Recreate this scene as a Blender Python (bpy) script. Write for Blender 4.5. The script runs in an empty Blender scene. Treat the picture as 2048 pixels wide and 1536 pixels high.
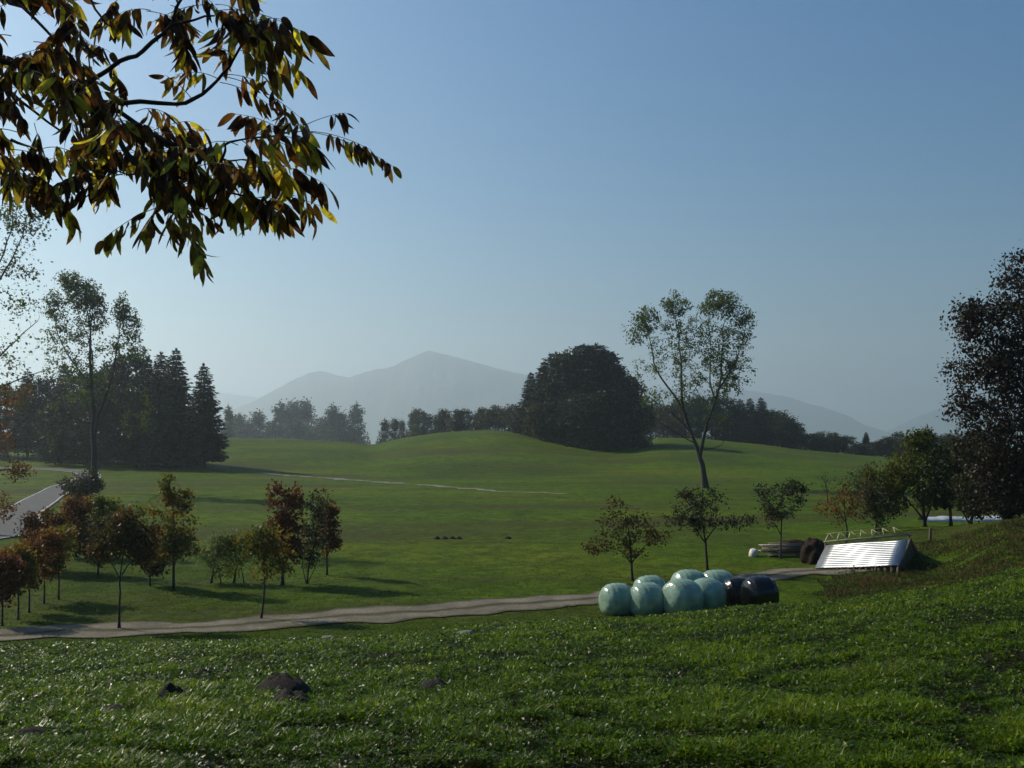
import bpy, math, random
import numpy as np
from mathutils import Vector
from mathutils.bvhtree import BVHTree

# ------------------------------------------------------------------ camera
C = bpy.context.scene.collection
F = 2010.0; HY = 870.0; CX = 1024.0          # focal length, horizon row, centre column (2048 wide picture)
cam = bpy.data.cameras.new("camera"); co = bpy.data.objects.new("camera", cam); C.objects.link(co)
cam.sensor_width = 36.0; cam.lens = 36.0 * F / 2048.0
cam.shift_y = (HY - 768.0) / 2048.0
cam.clip_start = 0.1; cam.clip_end = 20000
co.location = (0, 0, 0); co.rotation_euler = (math.radians(90), 0, 0)
bpy.context.scene.camera = co

# ------------------------------------------------------------------ sky, sun, exposure
SUN_AZ, SUN_EL = math.radians(57), math.radians(36)       # azimuth to the left of the view direction
world = bpy.data.worlds.new("World"); bpy.context.scene.world = world; world.use_nodes = True
nt = world.node_tree; nt.nodes.clear()
sky = nt.nodes.new('ShaderNodeTexSky'); sky.sky_type = 'NISHITA'; sky.sun_disc = False
sky.sun_elevation = SUN_EL; sky.sun_rotation = -SUN_AZ
sky.altitude = 300; sky.air_density = 1.5; sky.dust_density = .4; sky.ozone_density = 7.0
bg = nt.nodes.new('ShaderNodeBackground'); bg.inputs['Strength'].default_value = 0.068
wo = nt.nodes.new('ShaderNodeOutputWorld')
hs_ = nt.nodes.new('ShaderNodeHueSaturation'); hs_.inputs['Saturation'].default_value = 1.32
nt.links.new(sky.outputs[0], hs_.inputs['Color']); nt.links.new(hs_.outputs[0], bg.inputs['Color']); nt.links.new(bg.outputs[0], wo.inputs['Surface'])
S = Vector((-math.sin(SUN_AZ) * math.cos(SUN_EL), math.cos(SUN_AZ) * math.cos(SUN_EL), math.sin(SUN_EL)))
sl = bpy.data.lights.new("sun", 'SUN'); sl.energy = 4.9; sl.angle = math.radians(0.5); sl.color = (1.0, 0.90, 0.74)
so = bpy.data.objects.new("sun", sl); C.objects.link(so); so.location = (-30, 20, 40)
so.rotation_euler = (-S).to_track_quat('-Z', 'Y').to_euler()
vs = bpy.context.scene.view_settings
vs.view_transform = 'Standard'; vs.look = 'None'; vs.gamma = 1; vs.exposure = 0.12; vs.use_curve_mapping = False
try:
    cy = bpy.context.scene.cycles
    cy.volume_bounces = 1; cy.transparent_max_bounces = 8; cy.max_bounces = 6
except Exception: pass

# ------------------------------------------------------------------ helpers
rng = np.random.default_rng(7)
random.seed(7)

def tagk(o, kind): o['kind'] = kind; return o
def tag(o, label, cat, group=None):
    o['label'] = label; o['category'] = cat
    if group: o['group'] = group
    return o
def thing(name, label, cat, loc, rz=0, group=None):
    o = bpy.data.objects.new(name, None); C.objects.link(o)
    o.empty_display_size = .2
    o.location = loc; o.rotation_euler = (0, 0, rz)
    return tag(o, label, cat, group)
def copy_tree(o, parent=None):
    c = o.copy(); C.objects.link(c)
    if parent: c.parent = parent
    for ch in list(o.children): copy_tree(ch, c)
    return c

class MB:
    """collects vertices and faces of one mesh"""
    def __init__(s): s.V = []; s.F = []; s.n = 0; s.A = []; s.M = []
    def add(s, V, Fa, rnd=None, mi=0):
        V = np.asarray(V, float).reshape(-1, 3); Fa = np.asarray(Fa, int)
        s.V.append(V); s.F.append(Fa + s.n); s.n += len(V)
        if rnd is None: rnd = np.full(len(V), .5)
        s.A.append(np.broadcast_to(np.asarray(rnd, float), (len(V),)))
        s.M.append(np.full(len(Fa), mi, int))
    def build(s, name, mats, parent=None, smooth=True):
        me = bpy.data.meshes.new(name)
        V = np.concatenate(s.V)
        tot = np.concatenate([np.full(len(f), f.shape[1]) for f in s.F])
        idx = np.concatenate([f.ravel() for f in s.F])
        me.vertices.add(len(V)); me.vertices.foreach_set('co', V.ravel())
        me.loops.add(len(idx)); me.loops.foreach_set('vertex_index', idx)
        me.polygons.add(len(tot))
        st = np.zeros(len(tot), int); st[1:] = np.cumsum(tot)[:-1]
        me.polygons.foreach_set('loop_start', st); me.polygons.foreach_set('loop_total', tot)
        me.polygons.foreach_set('material_index', np.concatenate(s.M))
        me.polygons.foreach_set('use_smooth', np.full(len(tot), smooth))
        a = me.attributes.new('rnd', 'FLOAT', 'POINT'); a.data.foreach_set('value', np.concatenate(s.A))
        me.update(calc_edges=True); me.validate()
        if not isinstance(mats, (list, tuple)): mats = [mats]
        for m in mats: me.materials.append(m)
        o = bpy.data.objects.new(name, me); C.objects.link(o)
        if parent: o.parent = parent
        return o

def nrm(a):
    return a / np.maximum(np.linalg.norm(a, axis=-1, keepdims=True), 1e-9)

def tube(mb, P, R, n=5, rnd=None, mi=0, cap=False):
    P = np.asarray(P, float); R = np.broadcast_to(np.asarray(R, float), (len(P),))
    T = np.zeros_like(P); T[1:-1] = P[2:] - P[:-2]; T[0] = P[1] - P[0]; T[-1] = P[-1] - P[-2]
    T = nrm(T)
    ref = np.array([0.31, 0.11, 0.94]) if abs(T[0][2]) < .8 else np.array([0.94, .3, 0.1])
    U = nrm(np.cross(T, ref)); W = np.cross(T, U)
    a = np.arange(n) / n * 2 * np.pi
    V = P[:, None] + R[:, None, None] * (np.cos(a)[None, :, None] * U[:, None] + np.sin(a)[None, :, None] * W[:, None])
    k = len(P)
    i = np.arange(k - 1)[:, None] * n; j = np.arange(n)[None]; j2 = (j + 1) % n
    Fa = np.stack([i + j, i + j2, i + n + j2, i + n + j], -1).reshape(-1, 4)
    mb.add(V.reshape(-1, 3), Fa, rnd, mi)
    if cap:
        for r, P0 in ((0, P[0]), (k - 1, P[-1])):
            vv = np.vstack([V[r], P0[None]])
            ff = np.array([[q, (q + 1) % n, n] if r else [(q + 1) % n, q, n] for q in range(n)])
            mb.add(vv, ff, rnd, mi)

def leaves(mb, P, D, N, L, W, rnd, mi=0, fold=0.0):
    """diamond leaf blades: P base, D direction, N approx normal"""
    D = nrm(D); Sd = nrm(np.cross(N, D)); Nn = np.cross(D, Sd)
    L = np.broadcast_to(L, (len(P),))[:, None]; W = np.broadcast_to(W, (len(P),))[:, None]
    m = P + D * L * .45
    V = np.stack([P, m + Sd * W * .5 + Nn * W * fold, P + D * L, m - Sd * W * .5 + Nn * W * fold], 1)
    k = len(P)
    Fa = (np.arange(k)[:, None] * 4 + np.arange(4)[None])
    mb.add(V.reshape(-1, 3), Fa, np.repeat(rnd, 4), mi)

def box(mb, c, s, rz=0, mi=0, M=None):
    x, y, z = [q / 2 for q in s]
    V = np.array([[a * x, b * y, d * z] for a in (-1, 1) for b in (-1, 1) for d in (-1, 1)])
    if M is not None: V = V @ np.asarray(M).T
    if rz:
        R = np.array([[math.cos(rz), -math.sin(rz), 0], [math.sin(rz), math.cos(rz), 0], [0, 0, 1]]); V = V @ R.T
    mb.add(V + np.asarray(c), [[0, 1, 3, 2], [4, 6, 7, 5], [0, 4, 5, 1], [2, 3, 7, 6], [0, 2, 6, 4], [1, 5, 7, 3]], mi=mi)

def beam(mb, a, b, w, h, mi=0):
    a = np.asarray(a, float); b = np.asarray(b, float)
    d = b - a; L = np.linalg.norm(d); d = d / L
    u = np.cross([0, 0, 1.], d)
    if np.linalg.norm(u) < 1e-3: u = np.array([1., 0, 0])
    u = u / np.linalg.norm(u); v = np.cross(d, u)
    box(mb, (a + b) / 2, (L, w, h), M=np.stack([d, u, v], 1), mi=mi)

# value noise (numpy)
_perm = np.random.default_rng(3).random((256, 256))
def vnoise(x, y):
    xi = np.floor(x).astype(int); yi = np.floor(y).astype(int); fx = x - xi; fy = y - yi
    fx = fx * fx * (3 - 2 * fx); fy = fy * fy * (3 - 2 * fy)
    g = lambda a, b: _perm[a & 255, b & 255]
    return (g(xi, yi) * (1 - fx) * (1 - fy) + g(xi + 1, yi) * fx * (1 - fy) + g(xi, yi + 1) * (1 - fx) * fy + g(xi + 1, yi + 1) * fx * fy) - .5
def fbm(x, y, o=4):
    s = 0; a = 1.
    for k in range(o): s = s + a * vnoise(x * 2 ** k + 17 * k, y * 2 ** k + 5 * k); a *= .5
    return s

# ------------------------------------------------------------------ materials
def newmat(name):
    m = bpy.data.materials.new(name); m.use_nodes = True; n = m.node_tree; n.nodes.clear()
    out = n.nodes.new('ShaderNodeOutputMaterial'); return m, n, out
def ramp(n, pts):
    r = n.nodes.new('ShaderNodeValToRGB'); e = r.color_ramp.elements
    while len(e) > 1: e.remove(e[-1])
    e[0].position = pts[0][0]; e[0].color = (*pts[0][1], 1)
    for p, c in pts[1:]:
        q = e.new(p); q.color = (*c, 1)
    return r
def noise(n, scale, detail=4, rough=.55, coord='Object'):
    t = n.nodes.new('ShaderNodeTexCoord'); x = n.nodes.new('ShaderNodeTexNoise')
    x.inputs['Scale'].default_value = scale; x.inputs['Detail'].default_value = detail; x.inputs['Roughness'].default_value = rough
    n.links.new(t.outputs[coord], x.inputs['Vector']); return x
def mixc(n, fac, a, b, mode='MIX'):
    m = n.nodes.new('ShaderNodeMix'); m.data_type = 'RGBA'; m.blend_type = mode
    for s, v in ((m.inputs[0], fac), (m.inputs[6], a), (m.inputs[7], b)):
        if isinstance(v, (int, float)): s.default_value = v
        elif isinstance(v, tuple): s.default_value = (*v, 1)
        else: n.links.new(v, s)
    return m.outputs[2]
def leafmat(name, pts, trans=.35, rough=.5, spec=.15, nscale=None, npts=None, gloss=None):
    m, n, out = newmat(name)
    a = n.nodes.new('ShaderNodeAttribute'); a.attribute_name = 'rnd'
    r = ramp(n, pts); n.links.new(a.outputs['Fac'], r.inputs['Fac']); col = r.outputs[0]
    if nscale:
        nz = noise(n, nscale, 3); rr = ramp(n, npts); n.links.new(nz.outputs['Fac'], rr.inputs['Fac'])
        col = mixc(n, 1.0, col, rr.outputs[0], 'MULTIPLY')
    p = n.nodes.new('ShaderNodeBsdfPrincipled'); p.inputs['Roughness'].default_value = rough
    p.inputs['Specular IOR Level'].default_value = spec
    n.links.new(col, p.inputs['Base Color'])
    t = n.nodes.new('ShaderNodeBsdfTranslucent'); n.links.new(col, t.inputs['Color'])
    mx = n.nodes.new('ShaderNodeMixShader'); mx.inputs[0].default_value = trans
    n.links.new(p.outputs[0], mx.inputs[1]); n.links.new(t.outputs[0], mx.inputs[2]); n.links.new(mx.outputs[0], out.inputs['Surface'])
    return m
def simple(name, col, rough=.7, metal=0, spec=.4, var=.25, scale=6, bump=0, bscale=30):
    m, n, out = newmat(name)
    p = n.nodes.new('ShaderNodeBsdfPrincipled'); p.inputs['Roughness'].default_value = rough
    p.inputs['Metallic'].default_value = metal; p.inputs['Specular IOR Level'].default_value = spec
    nz = noise(n, scale, 5)
    r = ramp(n, [(.3, tuple(c * (1 - var) for c in col)), (.7, tuple(min(1, c * (1 + var)) for c in col))])
    n.links.new(nz.outputs['Fac'], r.inputs['Fac']); n.links.new(r.outputs[0], p.inputs['Base Color'])
    if bump:
        b2 = noise(n, bscale, 4); bm = n.nodes.new('ShaderNodeBump'); bm.inputs['Strength'].default_value = bump
        bm.inputs['Distance'].default_value = .02
        n.links.new(b2.outputs['Fac'], bm.inputs['Height']); n.links.new(bm.outputs[0], p.inputs['Normal'])
    n.links.new(p.outputs[0], out.inputs['Surface']); return m

BARK = simple('bark', (.028, .023, .019), .85, var=.4, scale=8, bump=.6)
BARK_PALE = simple('bark_pale', (.09, .085, .075), .8, var=.4, scale=6)
G = (.045, .07, .018)
M_POPLAR = leafmat('leaf_poplar', [(0, (.045, .07, .010)), (.6, (.085, .125, .014)), (1, (.16, .17, .02))], .45)
M_SPRUCE = leafmat('needle_spruce', [(0, (.008, .018, .008)), (1, (.022, .038, .014))], .15, .6, .2)
M_DARK = leafmat('leaf_dark_green', [(0, (.012, .022, .007)), (.7, (.025, .040, .010)), (1, (.05, .058, .014))], .3)
M_MIXG = leafmat('leaf_autumn_mixed', [(0, (.04, .06, .008)), (.3, (.10, .12, .012)), (.6, (.22, .15, .014)), (1, (.26, .09, .012))], .5)
M_HAZY = leafmat('leaf_far_green', [(0, (.035, .05, .02)), (.7, (.055, .07, .025)), (1, (.09, .075, .03))], .3)
M_RUST = leafmat('leaf_rust', [(0, (.08, .035, .008)), (.5, (.16, .065, .012)), (.85, (.24, .10, .016)), (1, (.30, .18, .02))], .45)
M_RED = leafmat('leaf_red', [(0, (.06, .025, .010)), (.6, (.15, .05, .014)), (1, (.3, .11, .02))], .4)
M_YEL = leafmat('leaf_yellow_green', [(0, (.06, .085, .010)), (.5, (.13, .155, .014)), (.85, (.24, .2, .02)), (1, (.28, .15, .02))], .45)
M_OLIVE = leafmat('leaf_olive', [(0, (.03, .042, .015)), (.6, (.055, .06, .022)), (.9, (.09, .06, .025)), (1, (.12, .05, .02))], .35)
M_BRN = leafmat('leaf_brown_autumn', [(0, (.03, .04, .008)), (.4, (.07, .058, .012)), (.7, (.12, .055, .012)), (1, (.22, .12, .016))], .4)
M_FARMIX = leafmat('leaf_far_autumn', [(0, (.022, .034, .010)), (.5, (.045, .048, .012)), (.8, (.07, .05, .014)), (1, (.10, .045, .012))], .35)
M_HEDGE = leafmat('leaf_hedge', [(0, (.03, .048, .006)), (.5, (.085, .10, .009)), (.85, (.17, .15, .013)), (1, (.2, .11, .013))], .45)
M_GREY = leafmat('leaf_grey_green', [(0, (.11, .15, .05)), (1, (.18, .24, .07))], .5)
M_WALNUT = leafmat('leaf_brown_green', [(0, (.018, .015, .008)), (.6, (.032, .024, .012)), (1, (.06, .04, .015))], .25)

# ------------------------------------------------------------------ terrain
_cols = [-600, 0, 600, 1200, 1600, 1850, 2048, 2600]
_flat = [(0, -1.5), (6.5, -2.15), (12, -3.05), (20, -4.35), (25, -5.32), (28.5, -6.0), (33, -6.1), (42, -6.1), (150, -6.1)]
_prof = [
    _flat, _flat,
    [(0, -1.5), (6.5, -2.15), (12, -3.0), (20, -4.25), (25, -5.15), (29, -5.95), (33, -6.1), (42, -6.1), (150, -6.1)],
    [(0, -1.5), (6.5, -2.15), (12, -2.88), (20, -3.95), (25, -4.65), (29, -5.3), (32.5, -6.08), (42, -6.1), (150, -6.1)],
    [(0, -1.5), (6.5, -2.15), (12, -2.78), (20, -3.65), (25, -4.25), (29, -4.85), (33.5, -6.0), (42, -6.1), (150, -6.1)],
    [(0, -1.5), (6.5, -2.12), (12, -2.65), (20, -3.35), (25, -3.9), (29, -4.5), (33, -5.4), (40, -5.95), (46, -4.9), (52, -4.9), (66, -6.0), (150, -6.1)],
    [(0, -1.5), (6.5, -2.1), (12, -2.5), (20, -3.05), (25, -3.45), (29, -3.85), (33, -4.5), (36, -4.4), (40, -4.0), (45, -3.85), (54, -4.5), (68, -6.0), (150, -6.1)],
]
_prof.append(_prof[-1])
_crest = np.array([(-900, 890), (0, 884), (300, 882), (440, 876), (560, 877), (700, 884), (742, 891), (800, 877), (880, 866), (980, 859), (1050, 866), (1130, 879), (1200, 887), (1260, 886), (1320, 875), (1400, 876), (1500, 886), (1600, 899), (1760, 914), (2048, 925), (3000, 930)], float)
def _cr(px):
    return (np.interp(px - 14, _crest[:, 0], _crest[:, 1]) + np.interp(px, _crest[:, 0], _crest[:, 1]) + np.interp(px + 14, _crest[:, 0], _crest[:, 1])) / 3
def H(x, y):
    x = np.asarray(x, float); y = np.asarray(y, float)
    r = np.hypot(x, y) + 1e-9; th = np.arctan2(x, y)
    Y = r * np.maximum(np.cos(th), .5)
    px = CX + F * np.tan(np.clip(th, -.9, .9))
    z = 0
    for k in (.95, 1., 1.05):
        Yk = Y * k
        zz = np.stack([np.interp(Yk, [p[0] for p in pr], [p[1] for p in pr]) for pr in _prof])
        t = np.interp(px, _cols, np.arange(len(_cols)))
        i = np.clip(np.floor(t).astype(int), 0, len(_cols) - 2); f = t - i; f = f * f * (3 - 2 * f)
        a = np.take_along_axis(zz, i[None], 0)[0] if zz.ndim > 1 else zz[i]
        b = np.take_along_axis(zz, (i + 1)[None], 0)[0] if zz.ndim > 1 else zz[i + 1]
        z = z + (a * (1 - f) + b * f) / 3
    zc = -(_cr(px) - HY) / F * 262
    s = np.clip((Y - 140) / 118, 0, 1); s = s * s * (3 - 2 * s)
    z = z * (1 - s) + zc * s
    z = z - np.where(Y > 262, 9 * (1 - np.exp(-((Y - 262) / 150) ** 1.5)) + 40 * np.clip((Y - 480) / 500, 0, 1), 0)
    z = z + .05 * fbm(x * .9, y * .9, 4) * np.clip(Y / 8, .4, 1) + .25 * fbm(x * .06 + 9, y * .06, 3) * np.clip((Y - 45) / 60, 0, 1)
    z = z + .9 * fbm(x * .022 + 3, y * .022, 2) * np.clip((Y - 150) / 60, 0, 1) * np.clip((260 - Y) / 40, .15, 1)
    return z
def hz(x, y): return float(H(np.array([x]), np.array([y]))[0])
def at(px, Y, dz=0):
    x = (px - CX) / F * Y; return Vector((x, Y, hz(x, Y) + dz))
def hit(px, py):
    Y = np.concatenate([np.arange(5, 60, .1), np.arange(60, 400, .5)])
    x = (px - CX) / F * Y; z = H(x, Y); row = HY - F * z / Y
    k = np.nonzero(row <= py)[0]
    return Y[k[0]] if len(k) else 260.

th = np.concatenate([np.linspace(-math.pi, -.75, 34)[:-1], np.linspace(-.75, .75, 420), np.linspace(.75, math.pi, 34)[1:-1]])
rr = np.concatenate([[0.0001], np.geomspace(.6, 6, 14)[:-1], np.geomspace(6, 330, 330)[:-1], np.geomspace(330, 11800, 76)])
TT, RR = np.meshgrid(th, rr)
gx = RR * np.sin(TT); gy = RR * np.cos(TT); gz = H(gx.ravel(), gy.ravel()).reshape(gx.shape)
nT, nR = len(th), len(rr)
ii = np.arange(nR - 1)[:, None] * nT; jj = np.arange(nT)[None]; j2 = (jj + 1) % nT
gF = np.stack([ii + jj, ii + nT + jj, ii + nT + j2, ii + j2], -1).reshape(-1, 4)[:, ::-1]
gV = np.stack([gx, gy, gz], -1).reshape(-1, 3)

m, n, out = newmat('meadow_ground')
p = n.nodes.new('ShaderNodeBsdfPrincipled'); p.inputs['Roughness'].default_value = .8; p.inputs['Specular IOR Level'].default_value = .04
n1 = noise(n, .035, 5, .6); n2 = noise(n, .5, 6, .65); n3 = noise(n, 9, 4, .7)
c1 = ramp(n, [(.3, (.038, .072, .003)), (.5, (.064, .112, .004)), (.7, (.10, .125, .007))]); n.links.new(n1.outputs['Fac'], c1.inputs['Fac'])
c2 = ramp(n, [(.3, (.5, .5, .5)), (.45, (.85, .88, .85)), (.7, (1.35, 1.28, 1.2))]); n.links.new(n2.outputs['Fac'], c2.inputs['Fac'])
c3 = ramp(n, [(.25, (.45, .45, .45)), (.6, (1.15, 1.15, 1.1))]); n.links.new(n3.outputs['Fac'], c3.inputs['Fac'])
col = mixc(n, 1., c1.outputs[0], c2.outputs[0], 'MULTIPLY'); col = mixc(n, .8, col, c3.outputs[0], 'MULTIPLY')
# worn, brownish drifts across the meadow (stretched across the view)
tc = n.nodes.new('ShaderNodeTexCoord'); mp = n.nodes.new('ShaderNodeMapping'); mp.inputs['Scale'].default_value = (.03, .11, .03)
n.links.new(tc.outputs['Object'], mp.inputs['Vector']); n4 = n.nodes.new('ShaderNodeTexNoise'); n4.inputs['Scale'].default_value = 1; n4.inputs['Detail'].default_value = 6
n.links.new(mp.outputs[0], n4.inputs['Vector']); c4 = ramp(n, [(.48, (0, 0, 0)), (.64, (1, 1, 1))]); n.links.new(n4.outputs['Fac'], c4.inputs['Fac'])
col = mixc(n, c4.outputs[0], col, (.052, .062, .012))
n6 = noise(n, 2.2, 6, .75); c6 = ramp(n, [(.35, (.55, .55, .5)), (.65, (1.35, 1.3, 1.2))]); n.links.new(n6.outputs['Fac'], c6.inputs['Fac'])
col = mixc(n, 1., col, c6.outputs[0], 'MULTIPLY')
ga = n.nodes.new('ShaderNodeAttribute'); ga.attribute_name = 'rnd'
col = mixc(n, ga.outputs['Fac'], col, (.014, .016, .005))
n.links.new(col, p.inputs['Base Color'])
bm = n.nodes.new('ShaderNodeBump'); bm.inputs['Strength'].default_value = .9; bm.inputs['Distance'].default_value = .12
n5 = noise(n, 5, 8, .75); n.links.new(n5.outputs['Fac'], bm.inputs['Height']); n.links.new(bm.outputs[0], p.inputs['Normal'])
n.links.new(p.outputs[0], out.inputs['Surface']); M_GROUND = m
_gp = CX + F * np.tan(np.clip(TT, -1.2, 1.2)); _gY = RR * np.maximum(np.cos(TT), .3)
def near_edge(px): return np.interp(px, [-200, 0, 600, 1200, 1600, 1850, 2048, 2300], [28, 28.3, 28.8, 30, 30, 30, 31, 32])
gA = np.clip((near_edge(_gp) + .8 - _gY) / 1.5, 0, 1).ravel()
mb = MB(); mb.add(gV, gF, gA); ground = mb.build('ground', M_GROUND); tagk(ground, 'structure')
sel = (np.abs(TT) < .8) & (RR < 320)
bvh = BVHTree.FromPolygons([tuple(v) for v in gV], [tuple(f) for f in gF[(np.abs(TT[:-1].ravel()) < .8) & (RR[:-1].ravel() < 300)]])
def drop(x, y):
    h = bvh.ray_cast(Vector((x, y, 100)), Vector((0, 0, -1)))
    return h[0].z if h[0] is not None else hz(x, y)

# ------------------------------------------------------------------ road, tracks
def catmull(P, step):
    P = [np.array(q, float) for q in P]; P = [2 * P[0] - P[1]] + P + [2 * P[-1] - P[-2]]
    out = []
    for i in range(1, len(P) - 2):
        a, b, c, d = P[i - 1:i + 3]; k = max(2, int(np.linalg.norm(c - b) / step))
        for t in np.arange(k) / k:
            out.append(.5 * ((2 * b) + (c - a) * t + (2 * a - 5 * b + 4 * c - d) * t * t + (3 * b - a - 3 * c + d) * t ** 3))
    out.append(P[-2]); return np.array(out)
def strip(name, pts, w, lift, mat, step=.5, cross=8, wob=.0, off=0, crown=0):
    c = catmull(pts, step); T = np.gradient(c, axis=0); T = nrm(T); Nn = np.stack([T[:, 1], -T[:, 0]], 1)
    V = []; A = []
    s = np.arange(len(c)) * step
    wl = w / 2 + wob * fbm(s * .5, s * 0 + 3, 4); wr = w / 2 + wob * fbm(s * .5, s * 0 + 40, 4)
    for k in range(cross + 1):
        t = k / cross; o = off + (-wl * (1 - t) + wr * t)
        q = c + Nn * o[:, None]
        for i in range(len(c)): V.append((q[i, 0], q[i, 1], 0)); A.append(t)
    V = np.array(V).reshape(cross + 1, len(c), 3).transpose(1, 0, 2).reshape(-1, 3); A = np.array(A).reshape(cross + 1, len(c)).T.ravel()
    for v in V: v[2] = drop(v[0], v[1]) + lift
    m_ = cross + 1
    i = np.arange(len(c) - 1)[:, None] * m_; j = np.arange(cross)[None]
    Fa = np.stack([i + j, i + j + 1, i + m_ + j + 1, i + m_ + j], -1).reshape(-1, 4)[:, ::-1]
    b = MB(); b.add(V, Fa, A); return b.build(name, mat)
def PP(px, py, dy=0):
    Y = hit(px, py) + dy; return ((px - CX) / F * Y, Y)

def trackmat(name, base, rut, grass_mid=True):
    m, n, out = newmat(name)
    p = n.nodes.new('ShaderNodeBsdfPrincipled'); p.inputs['Roughness'].default_value = .9; p.inputs['Specular IOR Level'].default_value = .05
    a = n.nodes.new('ShaderNodeAttribute'); a.attribute_name = 'rnd'
    r = ramp(n, [(0, base), (.14, rut), (.36, rut), (.5, tuple(q * 1.1 for q in base)), (.64, rut), (.86, rut), (1, base)])
    n.links.new(a.outputs['Fac'], r.inputs['Fac'])
    z1 = noise(n, 12, 6, .8); rr_ = ramp(n, [(.3, (.45, .44, .42)), (.55, (1, 1, 1)), (.72, (1.5, 1.5, 1.5))]); n.links.new(z1.outputs['Fac'], rr_.inputs['Fac'])
    z2 = noise(n, .8, 4, .6); r2 = ramp(n, [(.35, (.7, .7, .66)), (.65, (1.15, 1.13, 1.1))]); n.links.new(z2.outputs['Fac'], r2.inputs['Fac'])
    c = mixc(n, 1, r.outputs[0], rr_.outputs[0], 'MULTIPLY'); c = mixc(n, 1, c, r2.outputs[0], 'MULTIPLY')
    n.links.new(c, p.inputs['Base Color'])
    b = n.nodes.new('ShaderNodeBump'); b.inputs['Strength'].default_value = .7; b.inputs['Distance'].default_value = .04
    n.links.new(z1.outputs['Fac'], b.inputs['Height']); n.links.new(b.outputs[0], p.inputs['Normal'])
    n.links.new(p.outputs[0], out.inputs['Surface']); return m
M_TRACK = trackmat('gravel', (.05, .055, .02), (.20, .18, .145))
M_PATH = trackmat('pale_gravel', (.16, .16, .12), (.26, .26, .23))
M_ASPH = simple('asphalt', (.10, .10, .10), .85, var=.2, scale=1.5, bump=.3, spec=.1)
M_LINE = simple('road_paint', (.38, .38, .37), .6, var=.15)

track_pts = [(-26, 27.5), PP(-60, 1284, 1.2), PP(200, 1276, 1.2), PP(450, 1262, .9), PP(700, 1238, .6), PP(950, 1214), PP(1180, 1197), PP(1340, 1183), PP(1480, 1163), PP(1600, 1146), PP(1700, 1138), PP(1790, 1130)]
tr = strip('gravel_track', track_pts, 2.8, .03, M_TRACK, .25, 10, .95); tagk(tr, 'structure')
path_pts = [PP(520, 947), PP(545, 948.5), PP(700, 960), PP(850, 971), PP(1000, 983), PP(1130, 988.5)]
pt = strip('field_path', path_pts, 1.15, .05, M_PATH, 1.0, 4, 1.2); tagk(pt, 'structure')
road_pts = [(-48, 42), PP(-60, 1080), PP(40, 1027), PP(110, 985), PP(165, 962), PP(178, 950), PP(140, 942), PP(60, 938.5), PP(-120, 935)]
rd = strip('road', road_pts, 3.3, .06, M_ASPH, .6, 6); tagk(rd, 'structure')
for s_ in (-1, 1):
    q = strip('road_edge_line', road_pts, .13, .075, M_LINE, .6, 2, 0, 1.5 * s_); tagk(q, 'structure')

# ------------------------------------------------------------------ hills
def hills(name, ridge, Y0, depth, base, colr, seed=0):
    ridge = np.array(ridge, float)
    px = np.linspace(ridge[0, 0], ridge[-1, 0], 900); row = np.interp(px, ridge[:, 0], ridge[:, 1])
    k = np.hanning(31); k /= k.sum(); row = np.convolve(np.pad(row, 15, 'edge'), k, 'valid')
    h = (HY - row) / F * Y0 - base
    X = (px - CX) / F * Y0
    ny = 60; V = []
    for j in range(ny):
        t = j / (ny - 1) * 2 - 1
        Yj = Y0 + t * depth
        prof = (0.5 + .5 * math.cos(math.pi * t)) ** .8
        spur = 1 + (.35 * fbm(X * .005 + seed, np.full_like(X, Yj * .003), 4)) * (1 - prof) * 2
        z = base + h * prof * spur + fbm(X * .04 + seed, np.full_like(X, Yj * .035), 3) * 7. * min(1, prof * 3)
        V.append(np.stack([X * (1 + .0 * t), np.full_like(X, Yj), z], 1))
    V = np.concatenate(V); nx = 900
    i = np.arange(ny - 1)[:, None] * nx; j = np.arange(nx - 1)[None]
    Fa = np.stack([i + j, i + j + 1, i + nx + j + 1, i + nx + j], -1).reshape(-1, 4)
    b = MB(); b.add(V, Fa)
    mt = simple(name + '_forest', colr, .9, var=.5, scale=.03, spec=.1)
    return tagk(b.build(name, mt), 'structure')
hills('hills', [(380, 850), (430, 838), (500, 812), (560, 784), (605, 756), (640, 741), (665, 748), (700, 757), (745, 742), (790, 736), (825, 717), (860, 702), (905, 714), (960, 728), (1010, 742), (1060, 752), (1150, 772), (1240, 790), (1330, 812), (1420, 850), (1500, 880)], 6200, 1400, -50, (.04, .055, .03), 1)
hills('hills', [(-300, 800), (0, 778), (250, 782), (400, 784), (450, 787), (500, 793), (560, 802), (650, 840), (800, 880)], 8400, 1400, -50, (.04, .055, .03), 5)
hills('hills', [(1150, 860), (1240, 800), (1330, 776), (1420, 780), (1500, 782), (1560, 793), (1640, 818), (1700, 848), (1780, 880)], 7200, 1300, -50, (.04, .055, .03), 9)
hills('hills', [(1780, 880), (1850, 838), (1900, 812), (2000, 790), (2200, 760), (2500, 740)], 7700, 1300, -50, (.04, .055, .03), 13)

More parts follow.
